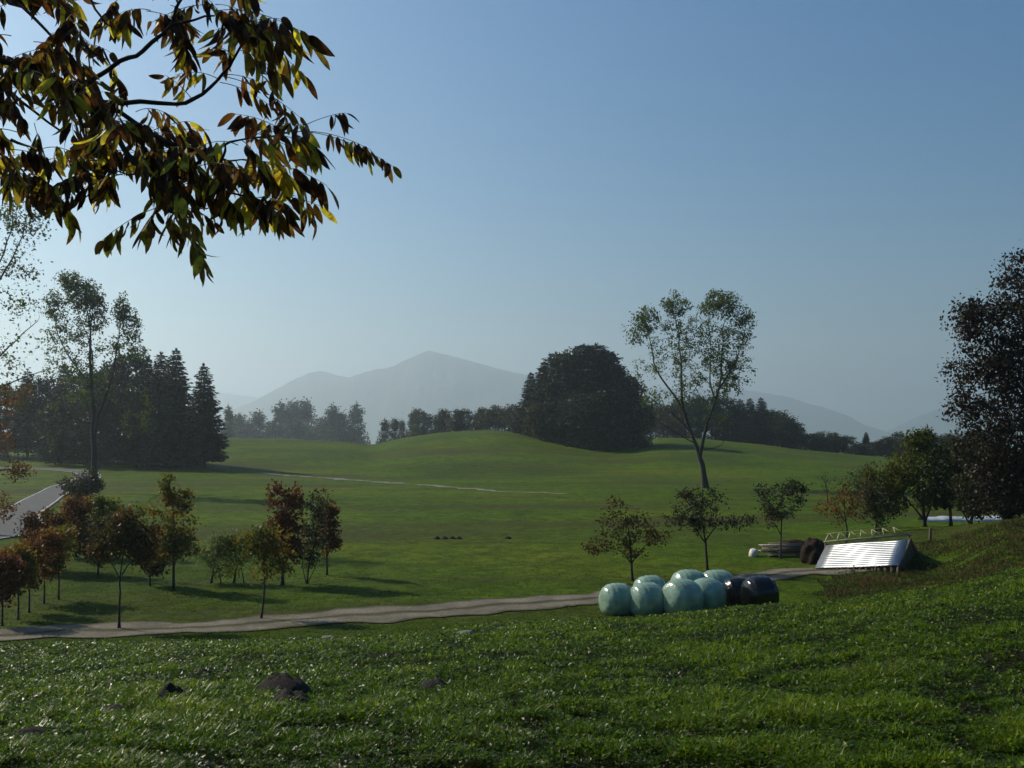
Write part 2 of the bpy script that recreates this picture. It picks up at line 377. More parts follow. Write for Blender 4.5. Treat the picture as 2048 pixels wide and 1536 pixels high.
# ------------------------------------------------------------------ trees: growing method
def sample_env(r, env, k):
    w = np.array([e[6] for e in env], float); w /= w.sum()
    c = r.choice(len(env), k, p=w); out = []
    for q in c:
        e = env[q]; d = nrm(r.normal(size=3)); u = r.random() ** .42
        out.append([e[0] + d[0] * u * e[3], e[1] + d[1] * u * e[4], e[2] + d[2] * u * e[5]])
    return np.array(out)
def grow(name, parent, seed, limbs, env, ntw, nl, lL, lW, lmat, bark=BARK, spread=.25, droop=.2, twr=.02, gravity=.0, stub=None, up=.25):
    """limbs: list of (pts(k,3), r0, r1); env: ellipsoids x,y,z,rx,ry,rz,weight"""
    r = np.random.default_rng(seed); tb = MB(); lb = MB()
    NP = []; ND = []; NR = []
    for li, (P, r0, r1) in enumerate(limbs):
        P = catmull(P, max(.15, np.linalg.norm(np.array(P[-1]) - np.array(P[0])) / 14)); k = len(P)
        P = P + r.normal(0, 1, P.shape) * np.linspace(0, 1, k)[:, None] * r0 * .35
        R = r0 + (r1 - r0) * np.linspace(0, 1, k) ** .8
        if li == 0: R[0] *= 1.35
        tube(tb, P, R, 7 if r0 > .05 else 5)
        T = nrm(np.gradient(P, axis=0)); st = int(k * (stub if (stub is not None and li == 0) else .3 if li == 0 else .15))
        for q in range(st, k): NP.append(P[q]); ND.append(T[q]); NR.append(R[q])
    tg = sample_env(r, env, ntw)
    base = np.array(NP); d0 = np.min(np.linalg.norm(tg[:, None] - base[None], axis=2), axis=1); tg = tg[np.argsort(d0)]
    cap = len(NP) + ntw * 4; A = np.zeros((cap, 3)); A[:len(NP)] = NP; D = np.zeros((cap, 3)); D[:len(NP)] = ND; RR_ = np.zeros(cap); RR_[:len(NP)] = NR
    cnt = len(NP); LP = []; LD = []
    for t in tg:
        dv = t - A[:cnt]; dist = np.linalg.norm(dv, axis=1) + 1e-6
        al = (dv * D[:cnt]).sum(1) / dist
        cost = dist * (1.25 - .35 * al) + np.maximum(0, A[:cnt, 2] - t[2] + .25 * dist) * .7
        k = int(np.argmin(cost)); p0 = A[k]; L = dist[k]
        c1 = p0 + D[k] * L * .3 + np.array([0, 0, up * L * .5]) ; c2 = t - nrm(dv[k]) * L * .3 + np.array([0, 0, -gravity * L])
        tt = np.linspace(0, 1, 5)[:, None]
        P = (1 - tt) ** 3 * p0 + 3 * (1 - tt) ** 2 * tt * c1 + 3 * (1 - tt) * tt ** 2 * c2 + tt ** 3 * t
        P[1:] += r.normal(0, .03 * L, (4, 3))
        ra = min(RR_[k] * .75, twr * (.4 + L)); R = np.linspace(ra, max(ra * .25, twr * .12), 5)
        tube(tb, P, R, 3)
        T = nrm(np.gradient(P, axis=0))
        A[cnt:cnt + 4] = P[1:]; D[cnt:cnt + 4] = T[1:]; RR_[cnt:cnt + 4] = R[1:]; cnt += 4
        m_ = max(1, int(r.poisson(nl)))
        u = r.random(m_) ** .6 * 4; a = np.minimum(u.astype(int), 3); f = (u - a)[:, None]
        LP.append(P[a] * (1 - f) + P[a + 1] * f); LD.append(np.repeat(nrm(P[-1] - P[0])[None], m_, 0))
    LP = np.concatenate(LP); LD = np.concatenate(LD); k = len(LP)
    LP = LP + r.normal(0, spread, (k, 3)) * np.array([1, 1, .8])
    d = nrm(LD * .6 + r.normal(0, 1, (k, 3)) + np.array([0, 0, -droop * 2]))
    sz = r.uniform(.6, 1.35, k)
    c = np.clip(.35 * r.random(k) + .5 * (fbm(LP[:, 0] / (spread * 5) + seed, LP[:, 2] / (spread * 5) + LP[:, 1], 3) + .5) + r.normal(0, .12, k), 0, 1)
    leaves(lb, LP, d, r.normal(0, 1, (k, 3)), lL * sz, lW * sz, c, fold=.12)
    tb.build('trunk', bark, parent); lb.build('crown', lmat, parent)

def pxtree(name, label, cat, bpx, bpy, limbs, env, ntw, nl, lmat, leaf=.16, Y=None, seed=1, group=None, **k):
    """limbs/env given as rows and columns seen from the viewpoint, turned into metres round the tree's own base"""
    if Y is None: Y = hit(bpx, bpy)
    b = at(bpx, Y, -.03); s = Y / F; row = HY - F * b.z / Y
    t = thing(name, label, cat, b, 0, group)
    Ls = [([((q[0] - bpx) * s, (q[2] if len(q) > 2 else 0.) * s, (row - q[1]) * s) for q in pts], r0, r1) for pts, r0, r1 in limbs]
    Ls[0][0][0] = (0, 0, 0)
    E = [((e[0] - bpx) * s, (e[5] if len(e) > 5 else 0) * s, (row - e[1]) * s, e[2] * s, e[2] * s * (.9), e[3] * s, e[4]) for e in env]
    grow(name, t, seed, Ls, E, ntw, nl, leaf, leaf * .62, lmat, **k)
    return t

# poplar standing alone in the meadow, right
pxtree('poplar_tree', 'tall forked poplar alone in the meadow, right of the big round tree clump', 'tree', 1411, 976,
    [([(1411, 976), (1405, 930), (1397, 905), (1386, 870, 8), (1372, 822, 12), (1362, 780), (1362, 720), (1352, 640)], .36, .05),
     ([(1400, 912), (1404, 880, -12), (1410, 850, -20), (1424, 812, -15), (1437, 775, -10), (1442, 720), (1447, 640)], .24, .04),
     ([(1375, 830, 10), (1352, 790, 20), (1325, 755, 20), (1309, 725, 10), (1300, 680), (1290, 640)], .17, .03),
     ([(1430, 800), (1426, 760, 30), (1428, 700, 30), (1420, 630, 20)], .13, .03),
     ([(1437, 780), (1456, 740, -30), (1478, 690, -30), (1488, 640, -20)], .12, .03),
     ([(1384, 866), (1350, 835, -20), (1318, 812, -30), (1292, 795, -30)], .09, .02),
     ([(1388, 886), (1350, 862, 20), (1318, 838, 30), (1290, 812, 30)], .08, .02),
     ([(1402, 900), (1432, 893, -20), (1446, 878, -20), (1442, 860, -20)], .08, .02)],
    [(1292, 640, 28, 30, 2.6), (1270, 665, 25, 25, 1.), (1350, 608, 30, 26, 2.4), (1438, 608, 44, 30, 4.2), (1395, 650, 42, 50, 1.8), (1330, 650, 26, 40, .8), (1480, 650, 34, 42, 2.4), (1360, 680, 40, 60, 2.6), (1310, 690, 40, 40, .9),
     (1430, 690, 50, 60, 3.0), (1490, 720, 26, 60, 1.1), (1400, 760, 70, 60, 3.2), (1466, 770, 34, 34, 1.6), (1464, 733, 12, 12, 1.), (1310, 790, 40, 25, .7), (1300, 735, 40, 30, .8), (1440, 730, 60, 60, 2.0), (1345, 740, 40, 60, 1.2), (1420, 840, 50, 30, .5)],
    1100, 14, M_POPLAR, leaf=.25, seed=11, spread=.22, twr=.022, stub=.35, up=.5)
# poplar by the bend of the road, left
pxtree('poplar_tree', 'tall slender poplar with a straight dark trunk at the bend of the road', 'tree', 190, 987,
    [([(190, 987), (189, 930), (187, 860), (184, 790), (182, 720), (180, 650), (172, 580)], .40, .04),
     ([(188, 880), (205, 830, -20), (225, 780, -20), (238, 700, -10), (246, 610)], .16, .03),
     ([(184, 800), (165, 760, 20), (135, 720, 20), (112, 670, 10), (105, 620)], .13, .03),
     ([(186, 850), (150, 830, -30), (120, 800, -30)], .08, .02), ([(183, 760), (172, 700, 30), (150, 640, 30), (130, 580, 20)], .1, .02),
     ([(186, 890), (220, 870, 20), (260, 830, 20)], .07, .02)],
    [(165, 590, 42, 38, 5), (135, 560, 28, 20, 1.4), (110, 610, 26, 34, 1.6), (195, 625, 22, 40, 1.8), (130, 660, 40, 50, 2.), (180, 690, 40, 60, 1.8), (244, 625, 16, 36, 1.9), (262, 650, 20, 30, 1.1), (248, 690, 30, 30, 1.), (280, 700, 22, 20, .4), (120, 730, 46, 40, 1.4), (180, 770, 60, 50, 1.6), (90, 870, 40, 60, .2), (270, 820, 50, 60, .5)],
    850, 14, M_POPLAR, leaf=.25, seed=12, spread=.22, twr=.022, stub=.35, up=.5)
# tree whose crown enters at the left edge
pxtree('poplar_tree', 'half bare poplar at the left edge reaching into the frame with thin scattered leaves', 'tree', -95, 1065,
    [([(-95, 1065), (-92, 950), (-88, 800), (-80, 650), (-70, 520), (-40, 400), (-20, 330)], .32, .05),
     ([(-85, 720), (-40, 640, -20), (5, 570, -20), (40, 500, -10), (50, 440)], .13, .025), ([(-88, 800), (-40, 740, 20), (10, 690, 20), (70, 640, 10)], .11, .02),
     ([(-90, 850), (-40, 820, -30), (20, 775, -30), (110, 738, -20)], .1, .02), ([(-80, 650), (-40, 560, 30), (0, 480, 30), (20, 400, 20)], .1, .02)],
    [(20, 420, 60, 40, 2.2), (60, 450, 45, 30, 1.6), (30, 520, 50, 40, 1.3), (-20, 600, 60, 70, 1), (50, 610, 40, 30, .8), (60, 560, 30, 30, .5), (10, 720, 50, 50, 1.2), (20, 790, 30, 30, .8), (60, 680, 50, 30, .35), (-60, 480, 60, 100, 2)],
    460, 6, M_POPLAR, leaf=.20, seed=13, spread=.24, twr=.016, stub=.5, up=.35)
pxtree('beech_tree', 'rust leaved tree leaning in from the left edge beside the road', 'tree', -70, 1130,
    [([(-70, 1130), (-65, 1040), (-50, 940), (-30, 850), (0, 790)], .12, .03), ([(-60, 960), (-20, 900, -10), (30, 860, -10), (60, 830)], .05, .015),
     ([(-62, 1010), (-30, 960), (10, 940), (50, 960)], .04, .01)],
    [(20, 800, 40, 36, 1.2), (0, 860, 40, 50, .8), (35, 940, 34, 22, .9), (10, 1010, 22, 30, .8), (-40, 900, 50, 80, 1.5), (50, 770, 22, 24, .3)],
    260, 9, M_RUST, leaf=.12, seed=14, spread=.14, twr=.012, stub=.3)

# big dark tree at the right edge
pxtree('walnut_tree', 'large dark broad tree filling the right edge above the bank', 'tree', 2125, 1035,
    [([(2125, 1035), (2120, 960), (2110, 860), (2100, 740), (2090, 620), (2080, 500)], .30, .05),
     ([(2118, 930), (2080, 840, -30), (2020, 790, -30), (1960, 740, -20), (1915, 690)], .13, .02), ([(2112, 880), (2060, 780, 30), (2000, 700, 30), (1950, 630, 20)], .13, .02),
     ([(2110, 840), (2060, 700, 10), (2040, 600), (2020, 540)], .12, .02), ([(2120, 950), (2060, 900, 20), (2000, 870, 20), (1930, 850, 10)], .1, .02)],
    [(2060, 560, 70, 70, 2.2), (2010, 640, 95, 70, 3.2), (1940, 640, 50, 40, 1.0), (1970, 750, 90, 70, 2.8), (1930, 820, 45, 36, .7), (2040, 720, 90, 90, 3.), (2010, 860, 100, 80, 4.2), (2060, 960, 90, 60, 3.0), (2090, 800, 110, 160, 4), (1985, 960, 60, 60, 1.6)],
    1500, 17, M_WALNUT, Y=44, leaf=.16, seed=15, spread=.2, twr=.014, stub=.25, droop=.5)

def irregular(env, seed):
    r = np.random.default_rng(seed + 500); e = env[0]; out = [(e[0] + e[2] * r.uniform(-.4, .4), e[1] + e[3] * 1.15, e[2] * .55, e[3] * .45, e[4] * .16)]
    for e in env:
        out.append((e[0], e[1], e[2] * 1.05, e[3] * 1.0, e[4]))
        for k in range(2):
            a = r.uniform(0, 6.28); f = r.uniform(.85, 1.25)
            out.append((e[0] + math.cos(a) * e[2] * f, e[1] + math.sin(a) * e[3] * f * (.9 if math.sin(a) < 0 else .5), e[2] * r.uniform(.16, .34), e[3] * r.uniform(.2, .42), e[4] * r.uniform(.08, .2)))
    return out
# orchard trees in the right part of the meadow
def small(name, label, bpx, bpy, trunk, env, n_, nl, mat, seed, leaf=.11, cat='tree', r=.05, extra=(), group=None, Y=None, bark=BARK, **k):
    kw = dict(spread=.12, twr=.010, stub=.5); kw.update(k); env = irregular(env, seed); leaf = leaf * 1.12
    return pxtree(name, label, cat, bpx, bpy, [([(bpx, bpy)] + list(trunk), r, r * .25)] + [(e, r * .55, r * .12) for e in extra], env, n_, nl, mat, leaf=leaf, seed=seed, group=group, Y=Y, bark=bark, **kw)
GO = 'young trees standing in the meadow and along the track'
small('fruit_tree', 'low spreading reddish young tree behind the pale green bales', 1265, 1162, [(1263, 1130), (1262, 1105), (1258, 1070), (1250, 1030)],
      [(1255, 1070, 60, 30, 3), (1200, 1090, 36, 20, 1.2), (1235, 1035, 45, 25, 1.2), (1315, 1070, 30, 26, 1), (1227, 1010, 16, 16, .4), (1290, 1040, 30, 20, .6)], 300, 7, M_BRN, 21,
      extra=[[(1263, 1128), (1245, 1105, 10), (1215, 1095, 10), (1195, 1085)], [(1264, 1125), (1282, 1098, -10), (1310, 1075, -10)]], r=.065, spread=.10, group=GO)
small('fruit_tree', 'dark open crowned young tree in front of the lone poplar trunk', 1415, 1144, [(1412, 1100), (1408, 1060), (1402, 1010), (1405, 985)],
      [(1400, 1010, 55, 26, 2.5), (1360, 1040, 34, 20, 1.3), (1460, 1045, 34, 16, 1.2), (1400, 1045, 40, 25, 1.2), (1385, 985, 20, 10, .4), (1430, 990, 26, 12, .6)], 330, 8, M_OLIVE, 22,
      extra=[[(1410, 1085), (1385, 1050, 10), (1358, 1030, 10)], [(1412, 1080), (1432, 1050, -10), (1465, 1040, -10)]], r=.07, spread=.11, group=GO)
small('fruit_tree', 'thin dark young tree with upright fork in front of the plank stack', 1561, 1118, [(1562, 1075), (1564, 1030), (1566, 990), (1580, 960)],
      [(1555, 1000, 42, 36, 3), (1585, 975, 22, 20, 1.2), (1525, 985, 18, 20, .6), (1560, 1025, 40, 14, .8)], 290, 8, M_OLIVE, 23,
      extra=[[(1562, 1070), (1545, 1035, 10), (1530, 1000, 10), (1520, 975)]], r=.05, group=GO)
small('fruit_tree', 'small orange leaved tree behind the lattice girder', 1692, 1085, [(1694, 1060), (1690, 1030), (1688, 990)],
      [(1690, 1000, 26, 34, 2), (1655, 1020, 24, 16, .9), (1715, 1020, 20, 30, 1)], 150, 8, M_RUST, 24, Y=53, r=.06,
      extra=[[(1692, 1045), (1675, 1020), (1655, 1012)]], group=GO)
small('fruit_tree', 'faint leafless grey tree out in the meadow left of the orange one', 1656, 1010, [(1655, 995), (1652, 975), (1650, 950)],
      [(1654, 962, 32, 22, 1)], 130, 2, M_OLIVE, 25, r=.07, leaf=.12, twr=.012, spread=.1, group=GO)
small('fruit_tree', 'dusky small tree in the meadow above the orange one, touching the yellow hedge', 1716, 1005, [(1716, 985), (1718, 965)],
      [(1718, 962, 30, 28, 1)], 120, 9, M_OLIVE, 26, r=.07, leaf=.16, spread=.16, group=GO)
# yellow green hedge trees, right
GH = 'hedge trees beside the bank at right'
small('hedge_tree', 'bright yellow green bushy tree with several stems, leftmost of the hedge by the bank', 1850, 1050, [(1845, 1010), (1835, 960), (1830, 900)],
      [(1830, 930, 62, 55, 3), (1780, 960, 46, 46, 2), (1835, 880, 30, 20, .8), (1870, 970, 45, 50, 1.6), (1770, 1010, 40, 26, 1)], 420, 24, M_HEDGE, 31, Y=62, r=.13, leaf=.17, spread=.22, group=GH,
      extra=[[(1850, 1045), (1865, 1000), (1880, 950)], [(1848, 1040), (1815, 1000), (1780, 970)]])
small('hedge_tree', 'olive green tree with a single stem in the middle of the hedge by the bank', 1902, 1052, [(1900, 1010), (1898, 960), (1900, 900)],
      [(1900, 930, 44, 50, 2), (1905, 980, 50, 36, 1.5)], 330, 24, M_DARK, 32, Y=60, r=.1, leaf=.17, spread=.22, group=GH)
small('hedge_tree', 'dark brownish tree on two crooked stems, third of the hedge by the bank', 1940, 1052, [(1950, 1010), (1955, 960), (1955, 900)],
      [(1958, 940, 50, 60, 2), (1960, 1000, 50, 26, 1.2)], 330, 24, M_OLIVE, 33, Y=58, r=.1, leaf=.17, spread=.22, group=GH, extra=[[(1940, 1050), (1925, 1020), (1915, 980)]])
small('hedge_tree', 'dark dense tree at the right end of the hedge under the large tree', 2010, 1050, [(2010, 1000), (2015, 950), (2020, 900)],
      [(2015, 950, 60, 60, 2), (2030, 1000, 50, 30, 1.5)], 330, 24, M_WALNUT, 34, Y=56, r=.12, leaf=.17, spread=.22, group=GH)
small('hedge_tree', 'thin olive bush tree between the orange tree and the yellow green hedge', 1752, 1080, [(1752, 1050), (1750, 1020)],
      [(1750, 1010, 30, 40, 2), (1735, 980, 22, 22, 1)], 200, 12, M_OLIVE, 35, Y=55, r=.05, leaf=.12, spread=.15, group=GH)

# young trees in the left foreground
GY = 'young autumn trees left of the meadow by the gravel track'
small('young_tree', 'thin trunked tree with rust and olive crown forking low, nearest the gravel track', 238, 1258, [(239, 1200), (240, 1150), (246, 1110), (255, 1060)],
      [(255, 1065, 45, 34, 2.4), (215, 1090, 36, 32, 1.4), (290, 1090, 32, 36, 1.4), (250, 1040, 30, 16, .8), (300, 1125, 20, 20, .4)], 340, 10, M_BRN, 41, r=.05,
      extra=[[(244, 1150), (256, 1130), (280, 1110), (300, 1080)], [(241, 1160), (225, 1130), (205, 1100)]], group=GY)
small('young_tree', 'leaning slim yellow green tree beside the gravel track, below the dark red one', 522, 1238, [(527, 1200), (529, 1160), (527, 1110), (520, 1070)],
      [(525, 1090, 36, 30, 2.2), (500, 1080, 24, 20, .9), (550, 1075, 28, 24, 1.1), (530, 1140, 30, 24, .8), (560, 1120, 34, 30, .7), (575, 1150, 22, 14, .2)], 240, 8, M_MIXG, 42, r=.045,
      extra=[[(528, 1160), (545, 1150), (575, 1140)]], group=GY)
small('young_tree', 'tallest dark red leaved tree in the middle of the young trees', 565, 1170, [(566, 1120), (568, 1050), (570, 990)],
      [(572, 1000, 34, 32, 2.5), (585, 1050, 28, 40, 2.2), (560, 1060, 30, 36, 1.6), (590, 1095, 24, 24, 1), (550, 1090, 24, 26, .9)], 330, 13, M_RED, 43, r=.07, extra=[[(567, 1130), (585, 1100), (592, 1050)]], leaf=.12, group=GY)
small('young_tree', 'narrow red crowned tree, rightmost of the young autumn trees', 654, 1150, [(654, 1110), (655, 1050), (654, 990)],
      [(655, 1050, 20, 42, 2.4), (665, 1080, 18, 28, 1.), (652, 1000, 18, 22, .25)], 200, 11, M_RED, 44, r=.05, leaf=.11, spread=.1, group=GY)
small('young_tree', 'grey green wispy bush tree on several stems left of the narrow red one', 614, 1168, [(618, 1130), (628, 1090), (636, 1030)],
      [(630, 1070, 24, 46, 2), (640, 1010, 20, 28, .8), (612, 1110, 18, 24, .8)], 220, 9, M_OLIVE, 45, r=.045, leaf=.10, spread=.12,
      extra=[[(612, 1165), (605, 1130), (608, 1090)], [(616, 1166), (635, 1120), (640, 1080)]], group=GY)
for i, (bx, by, lb_) in enumerate([(430, 1166, 'left pollarded willow with pale fuzzy green twigs on two short stems'), (476, 1166, 'right pollarded willow with pale and yellow twigs on two short stems')]):
    small('willow_tree', lb_, bx - 8, by, [(bx - 4, by - 22), (bx - 2, by - 32)], [(bx - 2, by - 62, 36, 34, 2), (bx + 14, by - 80, 26, 24, .9)], 420, 5, M_GREY if i == 0 else M_YEL, 46 + i, r=.06, leaf=.09, spread=.13, up=.8, droop=-.2,
          extra=[[(bx + 12, by), (bx + 8, by - 24), (bx + 6, by - 36)]], group=GY)
small('young_tree', 'tall green and orange tree with a wispy leader left of the willows', 347, 1180, [(347, 1130), (348, 1070), (345, 1010), (332, 955)],
      [(350, 1050, 46, 46, 2.6), (365, 1000, 22, 22, 1.), (335, 985, 12, 34, .7), (330, 1100, 36, 30, 1.4), (372, 1090, 28, 34, 1.2)], 340, 11, M_MIXG, 48, r=.06, leaf=.12, group=GY)
small('young_tree', 'yellow green round tree behind the front row of young trees', 232, 1118, [(233, 1090), (235, 1050), (236, 1010)],
      [(232, 1045, 42, 40, 2.5), (262, 1060, 34, 28, 1.2), (215, 1015, 20, 20, .7), (280, 1020, 18, 16, .3)], 330, 14, M_YEL, 49, r=.06, leaf=.14, spread=.16, group=GY)
small('young_tree', 'rusty red crown rising behind the left row, nearest the road', 152, 1115, [(152, 1080), (153, 1040), (153, 1000)],
      [(152, 1030, 30, 36, 2.5), (170, 1070, 28, 30, 1.4), (130, 1060, 30, 30, 1.2)], 300, 13, M_RUST, 50, r=.06, leaf=.14, spread=.16, group=GY)
small('young_tree', 'orange yellow tree with a pointed top at the road verge', 72, 1140, [(70, 1100), (68, 1060), (62, 1030)],
      [(75, 1070, 28, 26, 2), (60, 1045, 12, 20, .7), (100, 1050, 30, 26, 1.4)], 240, 12, M_RUST, 51, r=.05, leaf=.13, spread=.14, group=GY)
small('young_tree', 'brown crowned tree hidden behind the low forking tree, left side', 196, 1150, [(197, 1110), (196, 1070)], [(196, 1075, 32, 34, 2), (180, 1100, 24, 20, 1)], 260, 12, M_BRN, 61, r=.05, leaf=.12, group=GY)
small('young_tree', 'rust crowned tree between the low forking tree and the tall wispy one', 300, 1172, [(300, 1130), (302, 1090)], [(302, 1095, 28, 34, 2), (312, 1130, 20, 20, .8)], 220, 11, M_BRN, 62, r=.045, leaf=.12, group=GY)
small('young_tree', 'orange crowned tree behind the left row beside the road verge', 118, 1150, [(118, 1110), (116, 1070)], [(116, 1070, 32, 34, 2), (100, 1095, 24, 22, 1)], 260, 12, M_RUST, 63, r=.05, leaf=.12, group=GY)
row = [(117, 1199, 'brown leaved slim tree fifth in the left row, nearest the forking tree', 62, M_MIXG), (88, 1208, 'brown leaved slim tree fourth from the left in the row', 60, M_RUST), (58, 1226, 'short orange brown slim tree third from the left in the row', 54, M_RUST), (36, 1240, 'very thin stemmed small tree second from the left in the row', 46, M_MIXG), (4, 1252, 'thin dark tree at the left edge, first of the row', 56, M_RED)]
for i, (bx, by, lb_, w_, mt) in enumerate(row):
    hgt = 150 - i * 4
    small('young_tree', lb_, bx, by, [(bx + 1, by - 50), (bx, by - 90), (bx - 2, by - hgt + 20)], [(bx, by - 105, w_ * .62, 36, 2.4), (bx + 10, by - 130, w_ * .4, 18, 1), (bx - 8, by - 75, w_ * .4, 18, .6)], 210, 10, mt, 52 + i, r=.04, leaf=.11, group=GY)
small('shrub', 'dark round shrub against the road beside the left poplar', 163, 1004, [(163, 990), (162, 970)],
      [(160, 972, 32, 24, 2), (182, 965, 18, 18, .7)], 240, 15, M_OLIVE, 60, r=.06, leaf=.2, cat='shrub', spread=.25)

# ------------------------------------------------------------------ far trees: prototypes copied
def spruce(label, seed, Hh=20., base=.09, wide=.2, mat=M_SPRUCE, full=1., ex=.72):
    r = np.random.default_rng(seed)
    t = thing('spruce_tree', label, 'tree', (0, 0, 0))
    tb = MB(); tube(tb, [(0, 0, -.4), (.02, .03, Hh * .3), (0, 0, Hh * .7), (0, 0, Hh)], [Hh * .016, Hh * .012, Hh * .006, .02], 7)
    lb = MB(); P = []; D = []; N = []; L = []
    z = Hh * base
    while z < Hh * .985:
        f = (z / Hh - base) / (1 - base)
        R = Hh * wide * ((1 - f) ** ex) * (1 if f > .06 else .75) + .15
        nb = int((10 + 9 * (1 - f)) * full); a0 = r.random() * 6.28
        for k in range(nb):
            a = a0 + k / nb * 6.28 + r.normal(0, .15); Rb = R * r.uniform(.6, 1.12)
            dr = -.18 - .25 * (1 - f) + r.normal(0, .12)
            m_ = max(4, int(Rb * 8)); s = r.uniform(.12, 1, m_)
            out_ = np.array([math.cos(a), math.sin(a), 0])
            pz = z + dr * Rb * s + .22 * Rb * s ** 3
            q = out_[None] * (Rb * s)[:, None]; q[:, 2] = pz
            P.append(q + r.normal(0, .06, q.shape)); sd = np.array([-out_[1], out_[0], 0])
            w = r.choice([-1, 1], m_)[:, None] * r.uniform(.1, 1, (m_, 1))
            D.append(out_[None] + sd[None] * w + np.array([0, 0, -.35]) + r.normal(0, .15, (m_, 3)))
            N.append(np.array([0, 0, 1.])[None] + r.normal(0, .5, (m_, 3))); L.append(r.uniform(.5, 1.0, m_) * (.65 + .5 * (1 - f)))
            tube(tb, [(0, 0, z), out_ * Rb * .5 + [0, 0, z + dr * Rb * .5], out_ * Rb * .95 + [0, 0, z + dr * Rb * .95 + .2 * Rb]], [.05, .03, .01], 3)
        z += Hh * .016 * r.uniform(.7, 1.3) + .03
    P.append(np.array([[0, 0, Hh * .97]] * 5)); D.append(np.array([0, 0, 1.]) + r.normal(0, .25, (5, 3))); N.append(r.normal(0, 1, (5, 3))); L.append(np.full(5, .8))
    P = np.concatenate(P); D = np.concatenate(D); N = np.concatenate(N); L = np.concatenate(L)
    leaves(lb, P, D, N, L, L * .5, r.random(len(P)), fold=-.1)
    tb.build('trunk', BARK, t); lb.build('crown', mat, t); return t
def broad(name, label, seed, Hh, mat, shape, n_=260, nl=20, leaf=.5, cat='tree', r0=.22, spread=.5):
    t = thing(name, label, cat, (0, 0, 0))
    env = [(x * Hh, y * Hh, z * Hh, rx * Hh, rx * Hh, rz * Hh, w) for x, y, z, rx, rz, w in shape]
    grow(name, t, seed, [([(0, 0, -.3), (.1, 0, Hh * .3), (0, .1, Hh * .6), (.05, 0, Hh * .85)], r0, .04)], env, n_, nl, leaf, leaf * .6, mat, spread=spread, twr=.03, stub=.15, up=.4)
    return t
ORD = ['first', 'second', 'third', 'fourth', 'fifth', 'sixth', 'seventh', 'eighth', 'ninth', 'tenth', 'eleventh', 'twelfth', 'thirteenth', 'fourteenth', 'fifteenth', 'sixteenth']
_used = {}
def put(proto, px, Y, top, label, group, hgt, wsc=1., rz=0, sink=0):
    if proto.name in _used: o = copy_tree(proto)
    else: o = proto; _used[proto.name] = 1
    b = at(px, Y, -.15 - sink); zt = (HY - top) / F * Y; k = (zt - b.z) / hgt
    o.location = b; o.scale = (k * wsc, k * wsc, k); o.rotation_euler = (0, 0, rz)
    o['label'] = label; o['group'] = group; return o
SP = [spruce('x', 100 + i, 20, [.1, .06, .16][i], [.21, .24, .2][i]) for i in range(3)]
SPL = spruce('x', 104, 20, .13, .2)
SPR = [spruce('x', 130 + i, 20, .04, .34, M_SPRUCE, 1.5, .42) for i in range(2)]
OV = [(0, 0, .2, .2, .15, .9), (0, 0, .62, .2, .3, 2.4), (.08, .04, .8, .12, .16, 1), (-.1, .03, .5, .18, .2, 1), (.1, -.05, .42, .17, .2, 1)]
RO = [(0, 0, .16, .3, .14, 1.3), (0, 0, .55, .34, .34, 3), (.17, .1, .62, .2, .24, 1), (-.18, -.06, .5, .22, .28, 1), (0, 0, .8, .2, .16, 1)]
CO = [(0, 0, .2, .13, .16, .6), (0, 0, .55, .13, .36, 2), (.03, 0, .8, .08, .18, .8), (-.04, .03, .35, .13, .2, .8)]
B_DARK = [broad('broadleaf_tree', 'x', 110 + i, 18, M_DARK, RO, 330, 26, .55) for i in range(2)]
B_MIX = [broad('broadleaf_tree', 'x', 114 + i, 14, M_FARMIX, RO, 300, 24, .5) for i in range(2)]
B_OV = [broad('birch_tree', 'x', 118 + i, 18, M_HAZY, [CO, OV][i], 260, 18, .5, r0=.15, spread=.4) for i in range(2)]
B_RND = [broad('broadleaf_tree', 'x', 122 + i, 14, [M_HAZY, M_OLIVE][i], OV, 260, 24, .5) for i in range(2)]

GL = 'trees of the dark clump behind the road at left'
# px, depth, top row, proto, width scale, label
L1 = [(408, 196, 727, SPL, 1.0, 'pointed spruce standing apart at the right end of the left clump'),
      (384, 206, 800, SP[0], .9, 'lower spruce half hidden behind the pointed one at the end of the left clump'),
      (352, 203, 697, SP[1], .95, 'tall spruce next to the pointed end spruce of the left clump'),
      (322, 208, 704, SP[2], 1.0, 'slightly lower spruce third from the right end of the left clump'),
      (296, 214, 716, SP[0], .95, 'spruce fourth from the right end of the left clump'),
      (258, 205, 694, B_DARK[0], .75, 'highest broad dark tree in the middle of the left clump'),
      (216, 210, 712, B_DARK[1], .75, 'broad dark tree directly behind the left poplar'),
      (170, 214, 735, B_DARK[0], .8, 'broad dark tree just left of the poplar trunk'),
      (130, 218, 728, SP[1], 1., 'spruce poking up left of the poplar in the left clump'),
      (95, 222, 742, B_DARK[1], .85, 'wide dark tree in the left part of the left clump'),
      (55, 225, 738, SP[2], 1., 'spruce near the left edge of the left clump'),
      (15, 228, 765, B_DARK[0], .85, 'dark tree at the left edge of the frame in the left clump'),
      (-35, 230, 750, B_DARK[1], .9, 'dark tree continuing the left clump beyond the frame edge'),
      (330, 200, 800, B_DARK[1], .7, 'low dark tree filling in under the tall spruces of the left clump'),
      (285, 198, 790, B_DARK[0], .7, 'low dark tree in front of the highest broad one of the left clump'),
      (190, 200, 790, B_DARK[1], .8, 'low dark tree in front at the foot of the left clump behind the poplar'),
      (110, 206, 795, B_DARK[0], .8, 'low dark tree in front in the left part of the left clump')]
for i, (px, Y, top, pr, ws, lab) in enumerate(L1):
    Y *= .84; ws *= 1.1
    put(pr, px, Y, top, lab, GL, 20 if pr in SP + [SPL] else 18 * .98, ws, i * 1.7)
GC = 'trees of the big round clump on the mound'
